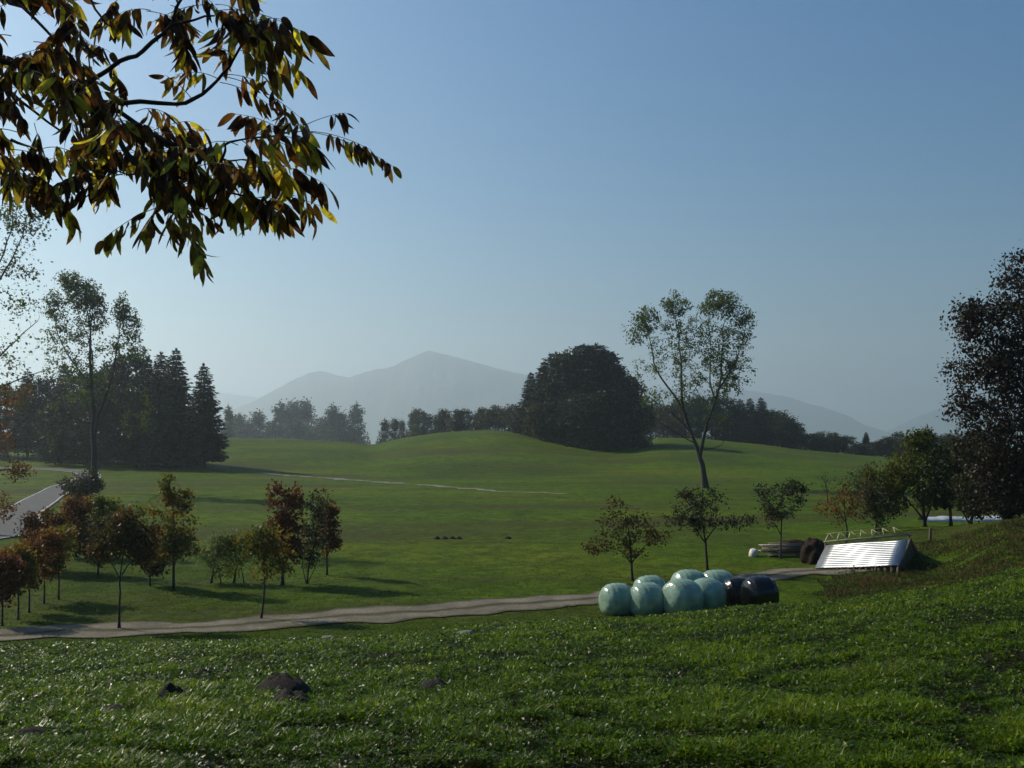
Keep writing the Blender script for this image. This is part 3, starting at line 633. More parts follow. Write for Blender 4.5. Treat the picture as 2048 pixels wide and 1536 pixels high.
L2 = [(1062, 262, 745, SP[0], 1.2, 'spruce with layered boughs at the left flank of the round clump'),
      (1088, 258, 722, SP[1], 1.2, 'second dark spruce from the left in the round clump'),
      (1112, 256, 704, SPR[1], .95, 'third dark spruce from the left in the round clump'),
      (1138, 252, 694, B_DARK[0], .72, 'dense dark tree left of the top of the round clump'),
      (1168, 250, 688, SPR[0], 1.0, 'tallest dark conifer at the top of the round clump'),
      (1192, 250, 687, SPR[1], 1.0, 'dark conifer right beside the top of the round clump'),
      (1216, 250, 702, SPR[0], .9, 'dark conifer on the right shoulder of the round clump'),
      (1232, 248, 728, SPR[1], .9, 'dark conifer low on the right shoulder of the round clump'),
      (1256, 246, 742, B_MIX[0], .85, 'yellow tinged broad tree at the right flank of the round clump'),
      (1276, 250, 790, B_MIX[1], .8, 'short mixed green tree at the right foot of the round clump'),
      (1100, 246, 800, B_DARK[1], 1.0, 'low dark tree in front of the left spruces of the round clump'),
      (1150, 242, 780, B_DARK[1], 1.0, 'low dark tree at the middle foot of the round clump'),
      (1205, 240, 775, B_DARK[0], 1.0, 'low dark tree at the right foot of the round clump'),
      (1180, 246, 740, B_DARK[1], .9, 'mid height dark tree inside the front of the round clump'),
      (1075, 250, 800, B_MIX[0], 1.1, 'reddish bushy tree at the left foot of the round clump')]
for i, (px, Y, top, pr, ws, lab) in enumerate(L2):
    Y *= .90; ws *= 1.05
    put(pr, px, Y, top, lab, GC, 20 if pr in SP + SPR else (18 if pr in B_DARK else 14) * .98, ws, i * 2.1, sink=1.5)
GD = 'pale trees beyond the left meadow crest'
L3 = [(455, 330, 808, 0, .9, 'thin'), (478, 420, 824, 1, 1.2, 'round'), (520, 420, 818, 0, 1.5, 'wide leafy'), (558, 430, 800, 0, 1.3, 'tall slim'), (585, 440, 797, 0, 1.3, 'tall slim'), (614, 440, 795, 0, 1.3, 'tallest slim'),
      (640, 420, 830, 1, 1.2, 'low round'), (662, 400, 806, 0, 1.3, 'broad green'), (686, 400, 822, 1, 1.2, 'dense green'), (716, 400, 803, 0, 1.2, 'upright narrow'), (600, 410, 835, 1, 1.3, 'low bushy'), (540, 415, 838, 1, 1.3, 'low spreading'), (500, 410, 842, 1, 1.3, 'low rounded')]
L3.sort()
for i, (px, Y, top, k, ws, w_) in enumerate(L3):
    Y *= 1.6
    pr = B_OV[0] if k == 0 else B_RND[0]
    put(pr, px, Y, top, '%s hazy tree beyond left meadow crest, %s from the end spruce' % (w_, ORD[i]), GD, 18 if k == 0 else 14, ws * (.9 if k == 0 else 1.05), i * 1.3)
GE = 'trees rising behind the grassy mound'
L4 = [(768, 350, 836, 0, 1.2), (790, 350, 834, 0, 1.2), (806, 360, 838, 0, 1.), (838, 320, 810, 1, 1.1), (826, 330, 818, 0, 1.1), (862, 320, 822, 1, 1.2), (884, 315, 815, 2, 1.2), (915, 300, 816, 2, 1.3), (938, 305, 812, 1, 1.1), (962, 300, 812, 2, 1.2), (990, 295, 808, 3, 1.3), (1020, 290, 806, 3, 1.4), (1045, 280, 812, 3, 1.3)]
L4.sort(); PR4 = [B_OV[0], B_OV[1], B_RND[1], B_MIX[1]]
for i, (px, Y, top, k, ws) in enumerate(L4):
    if px < 870: Y *= 1.2
    put(PR4[k], px, Y, top, '%s tree behind the mound, %s from the gap towards the round clump' % (['slender pale', 'pointed green', 'dusky bushy', 'brownish dense'][k], ORD[i]), GE, [18, 18, 14, 14][k], ws, i * 1.9, sink=2.4)
GF = 'dark tree line beyond the right meadow'
L5 = [(1300, 330, 800, B_OV[1], 1.3), (1335, 300, 802, B_MIX[0], 1.2), (1365, 295, 792, B_MIX[1], 1.2), (1395, 290, 783, B_DARK[0], .9), (1425, 290, 780, B_DARK[1], .9), (1452, 290, 786, B_DARK[0], .9), (1480, 290, 798, SP[2], 1.6),
      (1500, 290, 797, SP[0], 1.4), (1522, 288, 795, SP[1], 1.3), (1545, 286, 812, B_DARK[1], 1.0), (1568, 284, 818, B_MIX[1], 1.1), (1588, 284, 838, B_DARK[0], 1.1), (1615, 284, 862, B_MIX[0], 1.6), (1635, 284, 858, B_OV[1], 1.3), (1660, 282, 862, B_MIX[1], 1.6), (1690, 282, 868, B_DARK[0], 1.7)]
for i, (px, Y, top, pr, ws) in enumerate(L5):
    hh = 20 if pr in SP else 14 if pr in B_MIX else 18
    put(pr, px, Y, top, '%s in the far right tree line, %s counting rightwards from the round clump' % ('pointed conifer' if pr in SP else 'brownish tree' if pr in B_MIX else 'pale slim tree' if pr in B_OV else 'dark broad tree', ORD[i]), GF, hh, ws, i * 2.3, sink=2.6)
L6 = [(1716, 272, 884, B_DARK[1], 1.8), (1732, 282, 864, SP[2], 1.2), (1752, 272, 880, B_MIX[0], 1.7), (1775, 272, 868, B_DARK[1], 1.2), (1790, 280, 858, B_OV[1], 1.2), (1815, 270, 870, B_MIX[1], 1.5), (1855, 270, 860, B_DARK[0], 1.3), (1900, 270, 862, B_MIX[0], 1.5), (1950, 270, 858, B_DARK[1], 1.3)]
for i, (px, Y, top, pr, ws) in enumerate(L6):
    hh = 20 if pr in SP else 14 if pr in B_MIX else 18
    put(pr, px, Y, top, '%s low in the far tree line, %s before the yellow hedge' % ('small pointed conifer' if pr in SP else 'small brownish tree' if pr in B_MIX else 'small pale tree' if pr in B_OV else 'small dark tree', ORD[i]), GF, hh, ws, i * 2.9, sink=2.0)

# ------------------------------------------------------------------ silage bales
def wrapmat(name, col, rough, dark):
    m, n, out = newmat(name)
    p = n.nodes.new('ShaderNodeBsdfPrincipled'); p.inputs['Roughness'].default_value = rough
    p.inputs['Specular IOR Level'].default_value = .4 if dark else .55; p.inputs['Coat Weight'].default_value = .0 if dark else .12; p.inputs['Coat Roughness'].default_value = .1
    z = noise(n, 3, 4); r = ramp(n, [(.35, tuple(c * .8 for c in col)), (.65, tuple(min(1, c * 1.15) for c in col))]); n.links.new(z.outputs['Fac'], r.inputs['Fac'])
    n.links.new(r.outputs[0], p.inputs['Base Color'])
    t = n.nodes.new('ShaderNodeTexCoord'); mp = n.nodes.new('ShaderNodeMapping'); mp.inputs['Scale'].default_value = (1.2, 9, 9)
    n.links.new(t.outputs['Object'], mp.inputs['Vector']); z2 = n.nodes.new('ShaderNodeTexNoise'); z2.inputs['Scale'].default_value = 1.6; z2.inputs['Detail'].default_value = 5
    n.links.new(mp.outputs[0], z2.inputs['Vector']); b = n.nodes.new('ShaderNodeBump'); b.inputs['Strength'].default_value = .4; b.inputs['Distance'].default_value = .03
    n.links.new(z2.outputs['Fac'], b.inputs['Height']); n.links.new(b.outputs[0], p.inputs['Normal']); n.links.new(p.outputs[0], out.inputs['Surface']); return m
M_WG = wrapmat('green_stretch_film', (.22, .325, .235), .22, 0)
M_WB = wrapmat('black_stretch_film', (.004, .0045, .0045), .16, 1)
def bale(label, px, Y, mat, az, s=1., seed=0):
    r = np.random.default_rng(seed); R = .60 * s; L = (.52 if mat is M_WB else .57) * s
    nu, nv = 44, 56; u = np.linspace(0, 1, nu); v = np.arange(nv) / nv * 2 * np.pi
    # profile: flat face bulging into a soft rim and a barrel
    ang = (u - .5) * np.pi; e = .66
    ax = np.sign(np.sin(ang)) * np.abs(np.sin(ang)) ** (e * 1.1) * L; rad = np.abs(np.cos(ang)) ** e * R
    rad[0] = rad[-1] = 0.0
    X = ax[:, None] + 0 * v[None]; Yy = rad[:, None] * np.cos(v)[None]; Z = rad[:, None] * np.sin(v)[None]
    w = fbm(X * 2 + seed, np.arctan2(Z, Yy) * 1.5 + 10, 4) * .018 + (.022 if mat is M_WB else .014) * np.sin(X * 34 + 3 * fbm(Yy * 2, Z * 2, 2)) * (rad[:, None] > R * .6)
    k = 1 + w * .9; Yy = Yy * k; Z = Z * k; X = X * (1 + .035 * fbm(Yy * 3 + seed, Z * 3, 3))
    # sag: wide at the foot, flattened where it rests
    Z = Z * .97; lo = -R * .84; Z = np.where(Z < lo, lo + (Z - lo) * .15, Z); Yy = Yy * (1 + .10 * np.clip(-Z / R, 0, 1)); X = X * (1 + .06 * np.clip(-Z / R, 0, 1))
    V = np.stack([X, Yy, Z], -1).reshape(-1, 3)
    i = np.arange(nu - 1)[:, None] * nv; j = np.arange(nv)[None]; j2_ = (j + 1) % nv
    Fa = np.stack([i + j, i + j2_, i + nv + j2_, i + nv + j], -1).reshape(-1, 4)[:, ::-1]
    b = MB(); b.add(V, Fa); o = b.build('silage_bale', mat)
    q = at(px, Y); q.z = drop(q.x, q.y) - V[:, 2].min() - .04
    o.location = q; o.rotation_euler = (0, r.normal(0, .03), az)
    return tag(o, label, 'bale', 'wrapped silage bales lying beside the track')
az = math.radians(20)
bale('pale green wrapped bale at the left end of the front row', 1234, 34.0, M_WG, az, 1., 1)
bale('pale green wrapped bale second from the left in the front row', 1294, 33.7, M_WG, az + .08, 1.03, 2)
bale('large pale green wrapped bale in the front centre beside the middle gap', 1364, 33.4, M_WG, az + .2, 1.1, 3)
bale('green wrapped bale seen only as a low top behind the left two', 1300, 35.8, M_WG, az, 1.0, 4)
bale('grey green wrapped bale tucked behind the front centre one', 1412, 34.4, M_WG, az + .4, 1.06, 5)
bale('green wrapped bale whose back rises behind the front centre ones', 1378, 36.3, M_WG, az, 1.12, 6)
bale('green wrapped bale at the back between the green and black ones', 1434, 36.6, M_WG, az - .1, 1.1, 7)
bale('glossy black wrapped bale behind the rightmost black one', 1474, 35.2, M_WB, az - .1, 1.0, 8)
bale('glossy black wrapped bale at the right end of the row', 1519, 34.2, M_WB, az - .05, 1.08, 9)

# ------------------------------------------------------------------ low shed, lattice girder, plank stack
M_STEEL = simple('galvanised_sheet', (.34, .35, .355), .33, metal=1., var=.12, scale=3)
M_WOOD = simple('weathered_wood', (.12, .095, .07), .8, var=.4, scale=7)
M_PALEW = simple('pale_wood', (.42, .36, .3), .7, var=.3, scale=9)
M_RUSTY = simple('painted_steel_girder', (.42, .37, .22), .5, var=.3, scale=5)
M_DKC = simple('brown_brushwood', (.022, .014, .010), .9, var=.6, scale=9, bump=1., bscale=14, spec=.1)
Ys = 44.2; s = Ys / F
shb = at(1720, Ys); gzr = min(drop(shb.x - 1.8, Ys), drop(shb.x + 2, Ys))
sh = thing('low_shed', 'low shed with a shining corrugated metal roof at the foot of the bank', 'shed', (shb.x, Ys, gzr))
def zrow(py, Y): return (HY - py) / F * Y - gzr
xl, xr = (1630 - 1720) * s, (1800 - 1720) * s
def shp(px, py, Y): return np.array([(px - CX) / F * Y - shb.x, Y - Ys, zrow(py, Y)])
e0 = shp(1630, 1136, 45.0); e1 = shp(1799, 1130, 41.3); t0 = shp(1652, 1090, 46.6); t1 = shp(1816, 1079, 42.9)
b = MB(); nu_, nv_ = 8, 16 * 8 + 1
U = np.linspace(0, 1, nu_)[:, None, None]; Wv = np.linspace(0, 1, nv_)[None, :, None]
Pg = (e0 * (1 - U) + e1 * U) * (1 - Wv) + (t0 * (1 - U) + t1 * U) * Wv
nn = np.cross(e1 - e0, t0 - e0); nn /= np.linalg.norm(nn)
Pg = Pg + nn * (-.010 * np.sin(Wv * 13 * 2 * np.pi)) + nn * .012 * np.sin(U * 9 + Wv * 4)
i = np.arange(nu_ - 1)[:, None] * nv_; j = np.arange(nv_ - 1)[None]
Fa = np.stack([i + j, i + nv_ + j, i + nv_ + j + 1, i + j + 1], -1).reshape(-1, 4)
b.add(Pg.reshape(-1, 3), Fa); rf = b.build('roof', M_STEEL, sh)
sd = rf.modifiers.new('thickness', 'SOLIDIFY'); sd.thickness = .01
for k in range(5):
    f = k / 4; q = e0 * (1 - f) + e1 * f; b = MB(); beam(b, (q[0], q[1] + .15, -.2), (q[0], q[1] + .15, q[2] + .02), .09, .09); b.build('post', M_WOOD, sh)
for k in range(14):
    b = MB(); f = (k + .5) / 14; q = e0 * (1 - f) + e1 * f; hh = q[2] * random.uniform(.75, .92)
    box(b, (q[0], q[1] + .28, hh / 2 - .1), (.27, .03, hh + .2)); b.build('wall_plank', M_WOOD, sh)
b = MB(); beam(b, e0 + [0, .15, -.05], e1 + [0, .15, -.05], .08, .08); b.build('eaves_beam', M_WOOD, sh)
b = MB(); beam(b, e1 + [.08, .1, -.12], t1 + [.08, 0, -.08], .05, .16)
back = (t1 - e1) * [1.25, 1.25, -1.2]; beam(b, t1 + [.10, 0, 0], t1 + back + [.1, 0, 0], .06, .16)
b.build('rafter', M_WOOD, sh)
b = MB(); g0 = e1 + [.04, .1, -.1]; g1 = t1 + [.04, 0, -.1]; g2 = t1 + back
V = np.array([[g0[0], g0[1], -.2], g0, g1, g2, [g2[0], g2[1], -.2]]); V2 = V + [.05, .05, 0]
b.add(np.vstack([V, V2]), [[0, 1, 2, 4], [5, 9, 7, 6]]); b.add(np.vstack([V, V2]), [[2, 3, 4], [7, 9, 8]]); b.build('gable', M_WOOD, sh)

# lattice girder resting along the top of the shed
Yl = Ys + 2.55; sl_ = Yl / F
lg = thing('lattice_girder', 'long yellowish lattice girder lying along the top of the metal roof', 'girder', ((1735 - CX) * sl_, Yl, gzr))
def lp(px, py, dy=0): return np.array([(px - 1735) * sl_, dy, (HY - py) / F * Yl - gzr])
b = MB(); beam(b, lp(1648, 1084), lp(1822, 1069), .08, .08); b.build('lower_chord', M_RUSTY, lg)
b = MB(); beam(b, lp(1656, 1069, .3), lp(1802, 1054, .3), .03, .03); b.build('upper_chord', M_RUSTY, lg)
for k in range(7):
    f = k / 7; a = lp(1650 + 167 * f, 1083.5 - 14.5 * f); c = lp(1662 + 150 * f, 1068.5 - 15 * f, .3); d_ = lp(1674 + 167 * f, 1082 - 14.5 * f)
    b = MB(); beam(b, a, c, .045, .045); beam(b, c, d_, .045, .045); b.build('brace', M_RUSTY, lg)
for px_ in (1651, 1818):
    b = MB(); q = lp(px_, 1084 if px_ < 1700 else 1070); beam(b, (q[0], 0, -.1), (q[0], 0, q[2]), .07, .07); b.build('leg', M_WOOD, lg)

# plank stack with dark tarpaulin lump
Yp = 50.5
pk = at(1565, Yp); pk.z = drop(pk.x, pk.y)
ps = thing('plank_stack', 'pile of pale weathered planks lying in the grass left of the shed', 'planks', pk, math.radians(-4))
r = np.random.default_rng(5)
for k in range(19):
    L_ = r.uniform(1.3, 2.3); b = MB()
    box(b, (r.uniform(-.25, .35), r.uniform(-.35, .35), .08 + .055 * (k // 2) + .004 * k), (L_, .18, .045), rz=r.normal(0, .06)); b.build('plank', M_PALEW if k % 3 else M_WOOD, ps)
for xx in (-.7, .7):
    b = MB(); box(b, (xx, 0, .03), (.1, .9, .1)); b.build('bearer', M_WOOD, ps)
M_BRUSH = simple('straw_white', (.6, .56, .5), .8, var=.2)
sb_ = at(1507, Yp); sb_.z = drop(sb_.x, sb_.y)
def sack(name, label, cat, loc, rx, ry, rz_, mat, seed, group=None, az=0):
    nu, nv = 22, 30; u = (np.arange(nu + 1) / nu) * np.pi; v = np.arange(nv) / nv * 2 * np.pi
    X = np.sin(u)[:, None] * np.cos(v); Y_ = np.sin(u)[:, None] * np.sin(v); Z = np.cos(u)[:, None] + 0 * v
    X = np.sign(X) * np.abs(X) ** .8; Z = np.sign(Z) * np.abs(Z) ** .85
    k = 1 + (.5 if mat is M_DKC else .28) * fbm(X * 2.3 + seed, Y_ * 2.3 + Z * 1.9, 4)
    V = np.stack([X * k * rx, Y_ * k * ry, np.maximum(Z * k, -.55) * rz_], -1).reshape(-1, 3)
    i = np.arange(nu)[:, None] * nv; j = np.arange(nv)[None]; j2_ = (j + 1) % nv
    Fa = np.stack([i + j, i + nv + j, i + nv + j2_, i + j2_], -1).reshape(-1, 4)
    b = MB(); b.add(V, Fa); o = b.build(name, mat); o.location = (loc[0], loc[1], loc[2] + .5 * rz_); o.rotation_euler = (0, 0, az)
    return tag(o, label, cat, group)
sack('sack', 'small crumpled white sack at the left end of the plank pile', 'sack', sb_, .24, .3, .26, M_BRUSH, 3)
q = at(1628, 47.6); q.z = drop(q.x, q.y)
sack('covered_heap', 'tall dark brown covered heap between the planks and the metal roof', 'heap', q, .58, .7, .72, M_DKC, 8)
q = at(1590, 52.5); q.z = drop(q.x, q.y)
sack('brushwood_heap', 'low brown brushwood heap behind the plank pile', 'heap', q, .8, .6, .42, M_DKC, 11)
# long white plastic covered clamp behind the hedge
q = at(1925, 70); q.z = drop(q.x, q.y)
M_WHITE = simple('white_plastic_sheet', (.4, .43, .46), .4, var=.12, scale=1.2, bump=.4, bscale=4)
nu, nv = 60, 12; X = np.linspace(-2.8, 2.9, nu)[:, None]; a = np.linspace(0, np.pi, nv)[None]
hgt_ = .36 + .1 * fbm(X * 1.6 + 4, X * 0, 3)
V = np.stack([X + 0 * a, -.8 * np.cos(a) + 0 * X, hgt_ * np.abs(np.sin(a)) ** .7 - .04 + .03 * fbm(X * 4, a * 3, 3)], -1).reshape(-1, 3)
i = np.arange(nu - 1)[:, None] * nv; j = np.arange(nv - 1)[None]
b = MB(); b.add(V, np.stack([i + j, i + nv + j, i + nv + j + 1, i + j + 1], -1).reshape(-1, 4)); o = b.build('sheet_covered_row', M_WHITE); o.location = q
tag(o, 'long low row under white plastic sheeting behind the hedge stems', 'plastic sheet')
q = at(1860, 47); q.z = drop(q.x, q.y)
b = MB(); tube(b, [(0, 0, -.2), (0.01, 0, .3), (.03, .0, .62)], [.07, .065, .06], 8, cap=True); o = b.build('wooden_post', M_WOOD); o.location = q
tag(o, 'short dark wooden post on top of the bank beside the shed', 'post')

# ------------------------------------------------------------------ molehills and stones
M_SOIL = simple('dark_soil', (.010, .0065, .004), .95, var=.5, scale=25, bump=1., bscale=60)
def mole(label, px, py, rad, h, seed, group='molehills in the grass', Y=None):
    Y = Y or hit(px, py); c = at(px, Y); c.z = drop(c.x, c.y)
    k = 26; V = [(0, 0, h)]; rs = np.linspace(.1, 1, 10)
    for q in rs:
        for j in range(k):
            a = j / k * 2 * math.pi; rr_ = rad * q * (1 + .25 * float(vnoise(np.array([math.cos(a) * 1.5 + seed]), np.array([math.sin(a) * 1.5]))[0]))
            x = rr_ * math.cos(a); y = rr_ * math.sin(a)
            z = h * (1 - q * q) ** .75 + h * .6 * float(fbm(np.array([x * 12 + seed]), np.array([y * 12]), 3)[0]) * (1 - q) + drop(c.x + x, c.y + y) - c.z - .02 * q
            V.append((x, y, z))
    F3 = [[0, 1 + j, 1 + (j + 1) % k] for j in range(k)]
    F4 = [[1 + (r_ - 1) * k + j, 1 + r_ * k + j, 1 + r_ * k + (j + 1) % k, 1 + (r_ - 1) * k + (j + 1) % k] for r_ in range(1, 10) for j in range(k)]
    b = MB(); b.add(V, F4); b.F.append(np.array(F3)); b.M.append(np.zeros(len(F3), int)); o = b.build('molehill', M_SOIL); o.location = c
    return tag(o, label, 'molehill', group)
MOLES = [(568, 1388, .35, .21, 'largest dark molehill in the grass left of centre'), (580, 1410, .27, .15, 'flat crumbled molehill just below the largest one'), (338, 1404, .19, .18, 'small molehill left of the largest one'),
         (225, 1430, .2, .08, 'low molehill half sunk in grass, second from the left edge'), (60, 1474, .16, .08, 'molehill nearest the lower left corner'), (872, 1380, .2, .11, 'lone molehill in the grass near the middle')]
moles_xy = []
for i, (px, py, ra, h, lb_) in enumerate(MOLES):
    o = mole(lb_, px, py, ra, h, i * 3.1); moles_xy.append((o.location.x, o.location.y, ra))
for i, (px, lb_) in enumerate([(874, 'leftmost far molehill of a little row in the open meadow'), (890, 'second far molehill of the row in the open meadow'), (905, 'third far molehill of the row in the open meadow'), (918, 'fourth far molehill of the row in the open meadow'), (1016, 'single far molehill right of the row in the open meadow')]):
    mole(lb_, px, 1078, .22, .15, 30 + i, 'far molehills in the open meadow')
M_STONE = simple('pale_stone', (.16, .16, .13), .8, var=.3, scale=9)
for px, py, lb_ in ((655, 1278, 'flat pale stone in the grass just below the track'), (932, 1270, 'flat pale stone lying alone below the middle of the track')):
    q = at(px, hit(px, py)); q.z = drop(q.x, q.y) - .03
    sack('stone', lb_, 'stone', q, .2, .14, .08, M_STONE, px)

# ------------------------------------------------------------------ overhanging tree, top left (long drooping compound leaves)
OY = 3.6
def O(px, py, d=0): 
    Y = OY + d; return np.array([(px - CX) / F * Y, Y, (HY - py) / F * Y])
ob = Vector((-5.2, 3.9, hz(-5.2, 3.9)))
ot = thing('overhanging_tree', 'near tree whose branch of long drooping brown and yellow leaves hangs into the upper left', 'tree', ob)
ob_ = np.array(ob)
b = MB(); tube(b, np.array([(-5.2, 3.9, ob.z - .1), (-5.18, 3.9, ob.z + 1), (-5.1, 3.85, .6), (-4.9, 3.8, 1.6), (-4.6, 3.8, 3.2)]) - ob_, [.24, .19, .16, .12, .07], 12); b.build('trunk', BARK, ot)
BR = [([O(-1900, 300, .15) * 0 + np.array([-5.0, 3.82, 1.1]), O(-420, 60, .1), O(-120, 95, 0), O(0, 122, 0), O(62, 142, 0), O(146, 177, -.03), O(208, 204, -.05), O(271, 246, -.05), O(333, 285, -.05), O(420, 311, -.05), O(450, 322, 0)], .045, .007),
      ([O(208, 204, -.05), O(280, 203, .05), O(350, 208, .1), O(385, 200, .12), O(420, 175, .15), O(445, 148, .15), O(470, 115, .15), O(490, 70, .2), O(500, 45, .2)], .0095, .004),
      ([O(120, 165, 0), O(180, 163, -.1), O(240, 122, -.2), O(270, 112, -.2), O(305, 85, -.2), O(345, 50, -.2), O(352, 15, -.2), O(385, -30, -.2)], .010, .005),
      ([O(-60, -60, .2), O(20, 5, .2), O(60, 25, .15), O(110, 80, .1), O(150, 120, .1)], .010, .004),
      ([O(150, -60, -.1), O(182, 0, -.1), O(200, 32, -.15), O(225, 55, -.15)], .007, .003),
      ([O(190, 198, -.05), O(220, 250, -.15), O(250, 300, -.2), O(267, 322, -.2), O(281, 342, -.2), O(298, 370, -.2), O(319, 403, -.2), O(344, 426, -.2)], .013, .004),
      ([O(281, 342, -.2), O(268, 348, -.15), O(250, 348, -.1), O(222, 335, -.1)], .004, .002),
      ([O(262, 315, -.2), O(300, 335, -.1), O(345, 353, 0), O(385, 363, 0), O(425, 380, .05), O(470, 388, .1), O(515, 395, .1)], .008, .003),
      ([O(-40, 285, .1), O(0, 308, .1), O(25, 326, .1), O(56, 353, .1)], .006, .003),
      ([O(20, 280, -.1), O(50, 290, -.1), O(75, 300, -.15)], .006, .003),
      ([O(333, 285, -.05), O(375, 302, .05), O(429, 299, .1), O(459, 284, .1), O(510, 275, .1), O(555, 272, .1), O(583, 264, .1)], .007, .0025),
      ([O(420, 311, -.05), O(450, 322, -.05), O(485, 318, -.1), O(520, 322, -.1)], .005, .002),
      ([O(-200, 60, .5), O(-60, 110, .4), O(40, 200, .3), O(120, 260, .3)], .012, .004),
      ([O(345, 50, -.2), O(390, 40, -.15), O(430, 30, -.1)], .006, .003)]
b = MB()
for P, r0, r1 in BR:
    P = catmull([p_ - ob_ for p_ in P], .06); k = len(P); P = P + rng.normal(0, .0022, P.shape)
    R = r0 + (r1 - r0) * np.linspace(0, 1, k) ** (.35 if r0 > .04 else .8) + rng.normal(0, .0004, k)
    tube(b, P, np.maximum(R, .0012), 8)
b.build('branch', BARK, ot)
m, n, out = newmat('leaflet')
a = n.nodes.new('ShaderNodeAttribute'); a.attribute_name = 'rnd'
r_ = ramp(n, [(0, (.035, .016, .008)), (.3, (.09, .042, .014)), (.55, (.17, .12, .02)), (.8, (.30, .29, .035)), (1, (.65, .60, .06))]); n.links.new(a.outputs['Fac'], r_.inputs['Fac'])
z = noise(n, 28, 4, .6); zr = ramp(n, [(.35, (.35, .22, .2)), (.5, (1, .95, .9)), (.7, (1.15, 1.2, 1.1))]); n.links.new(z.outputs['Fac'], zr.inputs['Fac'])
cc = mixc(n, 1., r_.outputs[0], zr.outputs[0], 'MULTIPLY')
p = n.nodes.new('ShaderNodeBsdfPrincipled'); p.inputs['Roughness'].default_value = .5; p.inputs['Specular IOR Level'].default_value = .25; n.links.new(cc, p.inputs['Base Color'])
t = n.nodes.new('ShaderNodeBsdfTranslucent'); hs = mixc(n, 1., cc, (1.3, 1.25, .9), 'MULTIPLY'); n.links.new(hs, t.inputs['Color'])
mx = n.nodes.new('ShaderNodeMixShader'); mx.inputs[0].default_value = .6; n.links.new(p.outputs[0], mx.inputs[1]); n.links.new(t.outputs[0], mx.inputs[2]); n.links.new(mx.outputs[0], out.inputs['Surface'])
M_LEAFLET = m
lf = MB(); st = MB()
def leaflet(P, D, Nn, L, W, c, r):
    D = D / np.linalg.norm(D); Sd = np.cross(Nn, D); Sd /= np.linalg.norm(Sd) + 1e-9; Nn = np.cross(D, Sd)
    ts = np.array([0, .12, .3, .5, .7, .87, 1.]); ws = np.array([.06, .62, .96, 1., .84, .5, .03])
    curl = r.normal(.35, .4); tw = r.normal(0, .7); cup = r.uniform(.1, .75)
    V = []
    for t_, w_ in zip(ts, ws):
        c0 = P + D * L * t_ * (1 - .1 * abs(curl) * t_) + Nn * (-curl * L * .5 * t_ * t_) + Sd * tw * L * .15 * t_ * t_
        ca, sa = math.cos(tw * t_), math.sin(tw * t_); s2 = Sd * ca + Nn * sa; n2 = Nn * ca - Sd * sa
        for e in (-1, 0, 1): V.append(c0 + s2 * W * .5 * w_ * e + n2 * abs(e) * cup * W * .5 * w_)
    Fq = [[q * 3 + e, q * 3 + e + 1, q * 3 + e + 4, q * 3 + e + 3] for q in range(6) for e in (0, 1)]
    lf.add(np.array(V) - ob_, Fq, np.clip(c + np.repeat(r.normal(0, .03, 7), 3), 0, 1))
def compound(A, B, r, nl=11, LL=.105, arch=.15, bare=.3, tone=.35, sag=0, miss=.12):
    A = np.array(A); B = np.array(B); Lr = np.linalg.norm(B - A); up = np.array([0, 0, 1.])
    M1 = A + (B - A) * .35 + up * arch * Lr + r.normal(0, .02 * Lr, 3); M2 = A + (B - A) * .75 + up * arch * Lr * .6
    t_ = np.linspace(0, 1, 12)[:, None]; P = (1 - t_) ** 3 * A + 3 * (1 - t_) ** 2 * t_ * M1 + 3 * (1 - t_) * t_ ** 2 * M2 + t_ ** 3 * B
    tube(lf, P - ob_, np.linspace(.0017, .0008, 12), 4, mi=1)
    T = nrm(np.gradient(P, axis=0)); pairs = nl // 2
    for k in range(pairs + 1):
        f = bare + (1 - bare) * k / max(1, pairs); x = min(f * 11, 10.999); i0 = int(x); p0 = P[i0] + (P[i0 + 1] - P[i0]) * (x - i0); tg = T[i0]
        sd = np.cross(tg, up); sd /= np.linalg.norm(sd) + 1e-6
        env = .72 + .5 * math.sin(math.pi * min(1, .15 + .75 * (k + .5) / (pairs + 1)))
        for sg in ((-1, 1) if k < pairs else (0,)):
            if r.random() < miss: continue
            D = tg * r.uniform(.15, .55) + sd * sg * r.uniform(.25, .8) - up * r.uniform(.75, 1.3) + r.normal(0, .12, 3)
            if sg == 0: D = tg * 1. - up * .6
            Nn = np.cross(D, tg * .8 + sd * .2 * sg + r.normal(0, .35, 3)); Nn = Nn + sd * .3 * sg
            c = np.clip(tone + r.normal(0, .2), 0, 1)
            if r.random() < .18: c = r.uniform(.85, 1)
            leaflet(p0 + r.normal(0, .002, 3), D, Nn, LL * env * r.uniform(.75, 1.15), LL * .34 * r.uniform(.6, 1.1), c, r)
ro = np.random.default_rng(77)
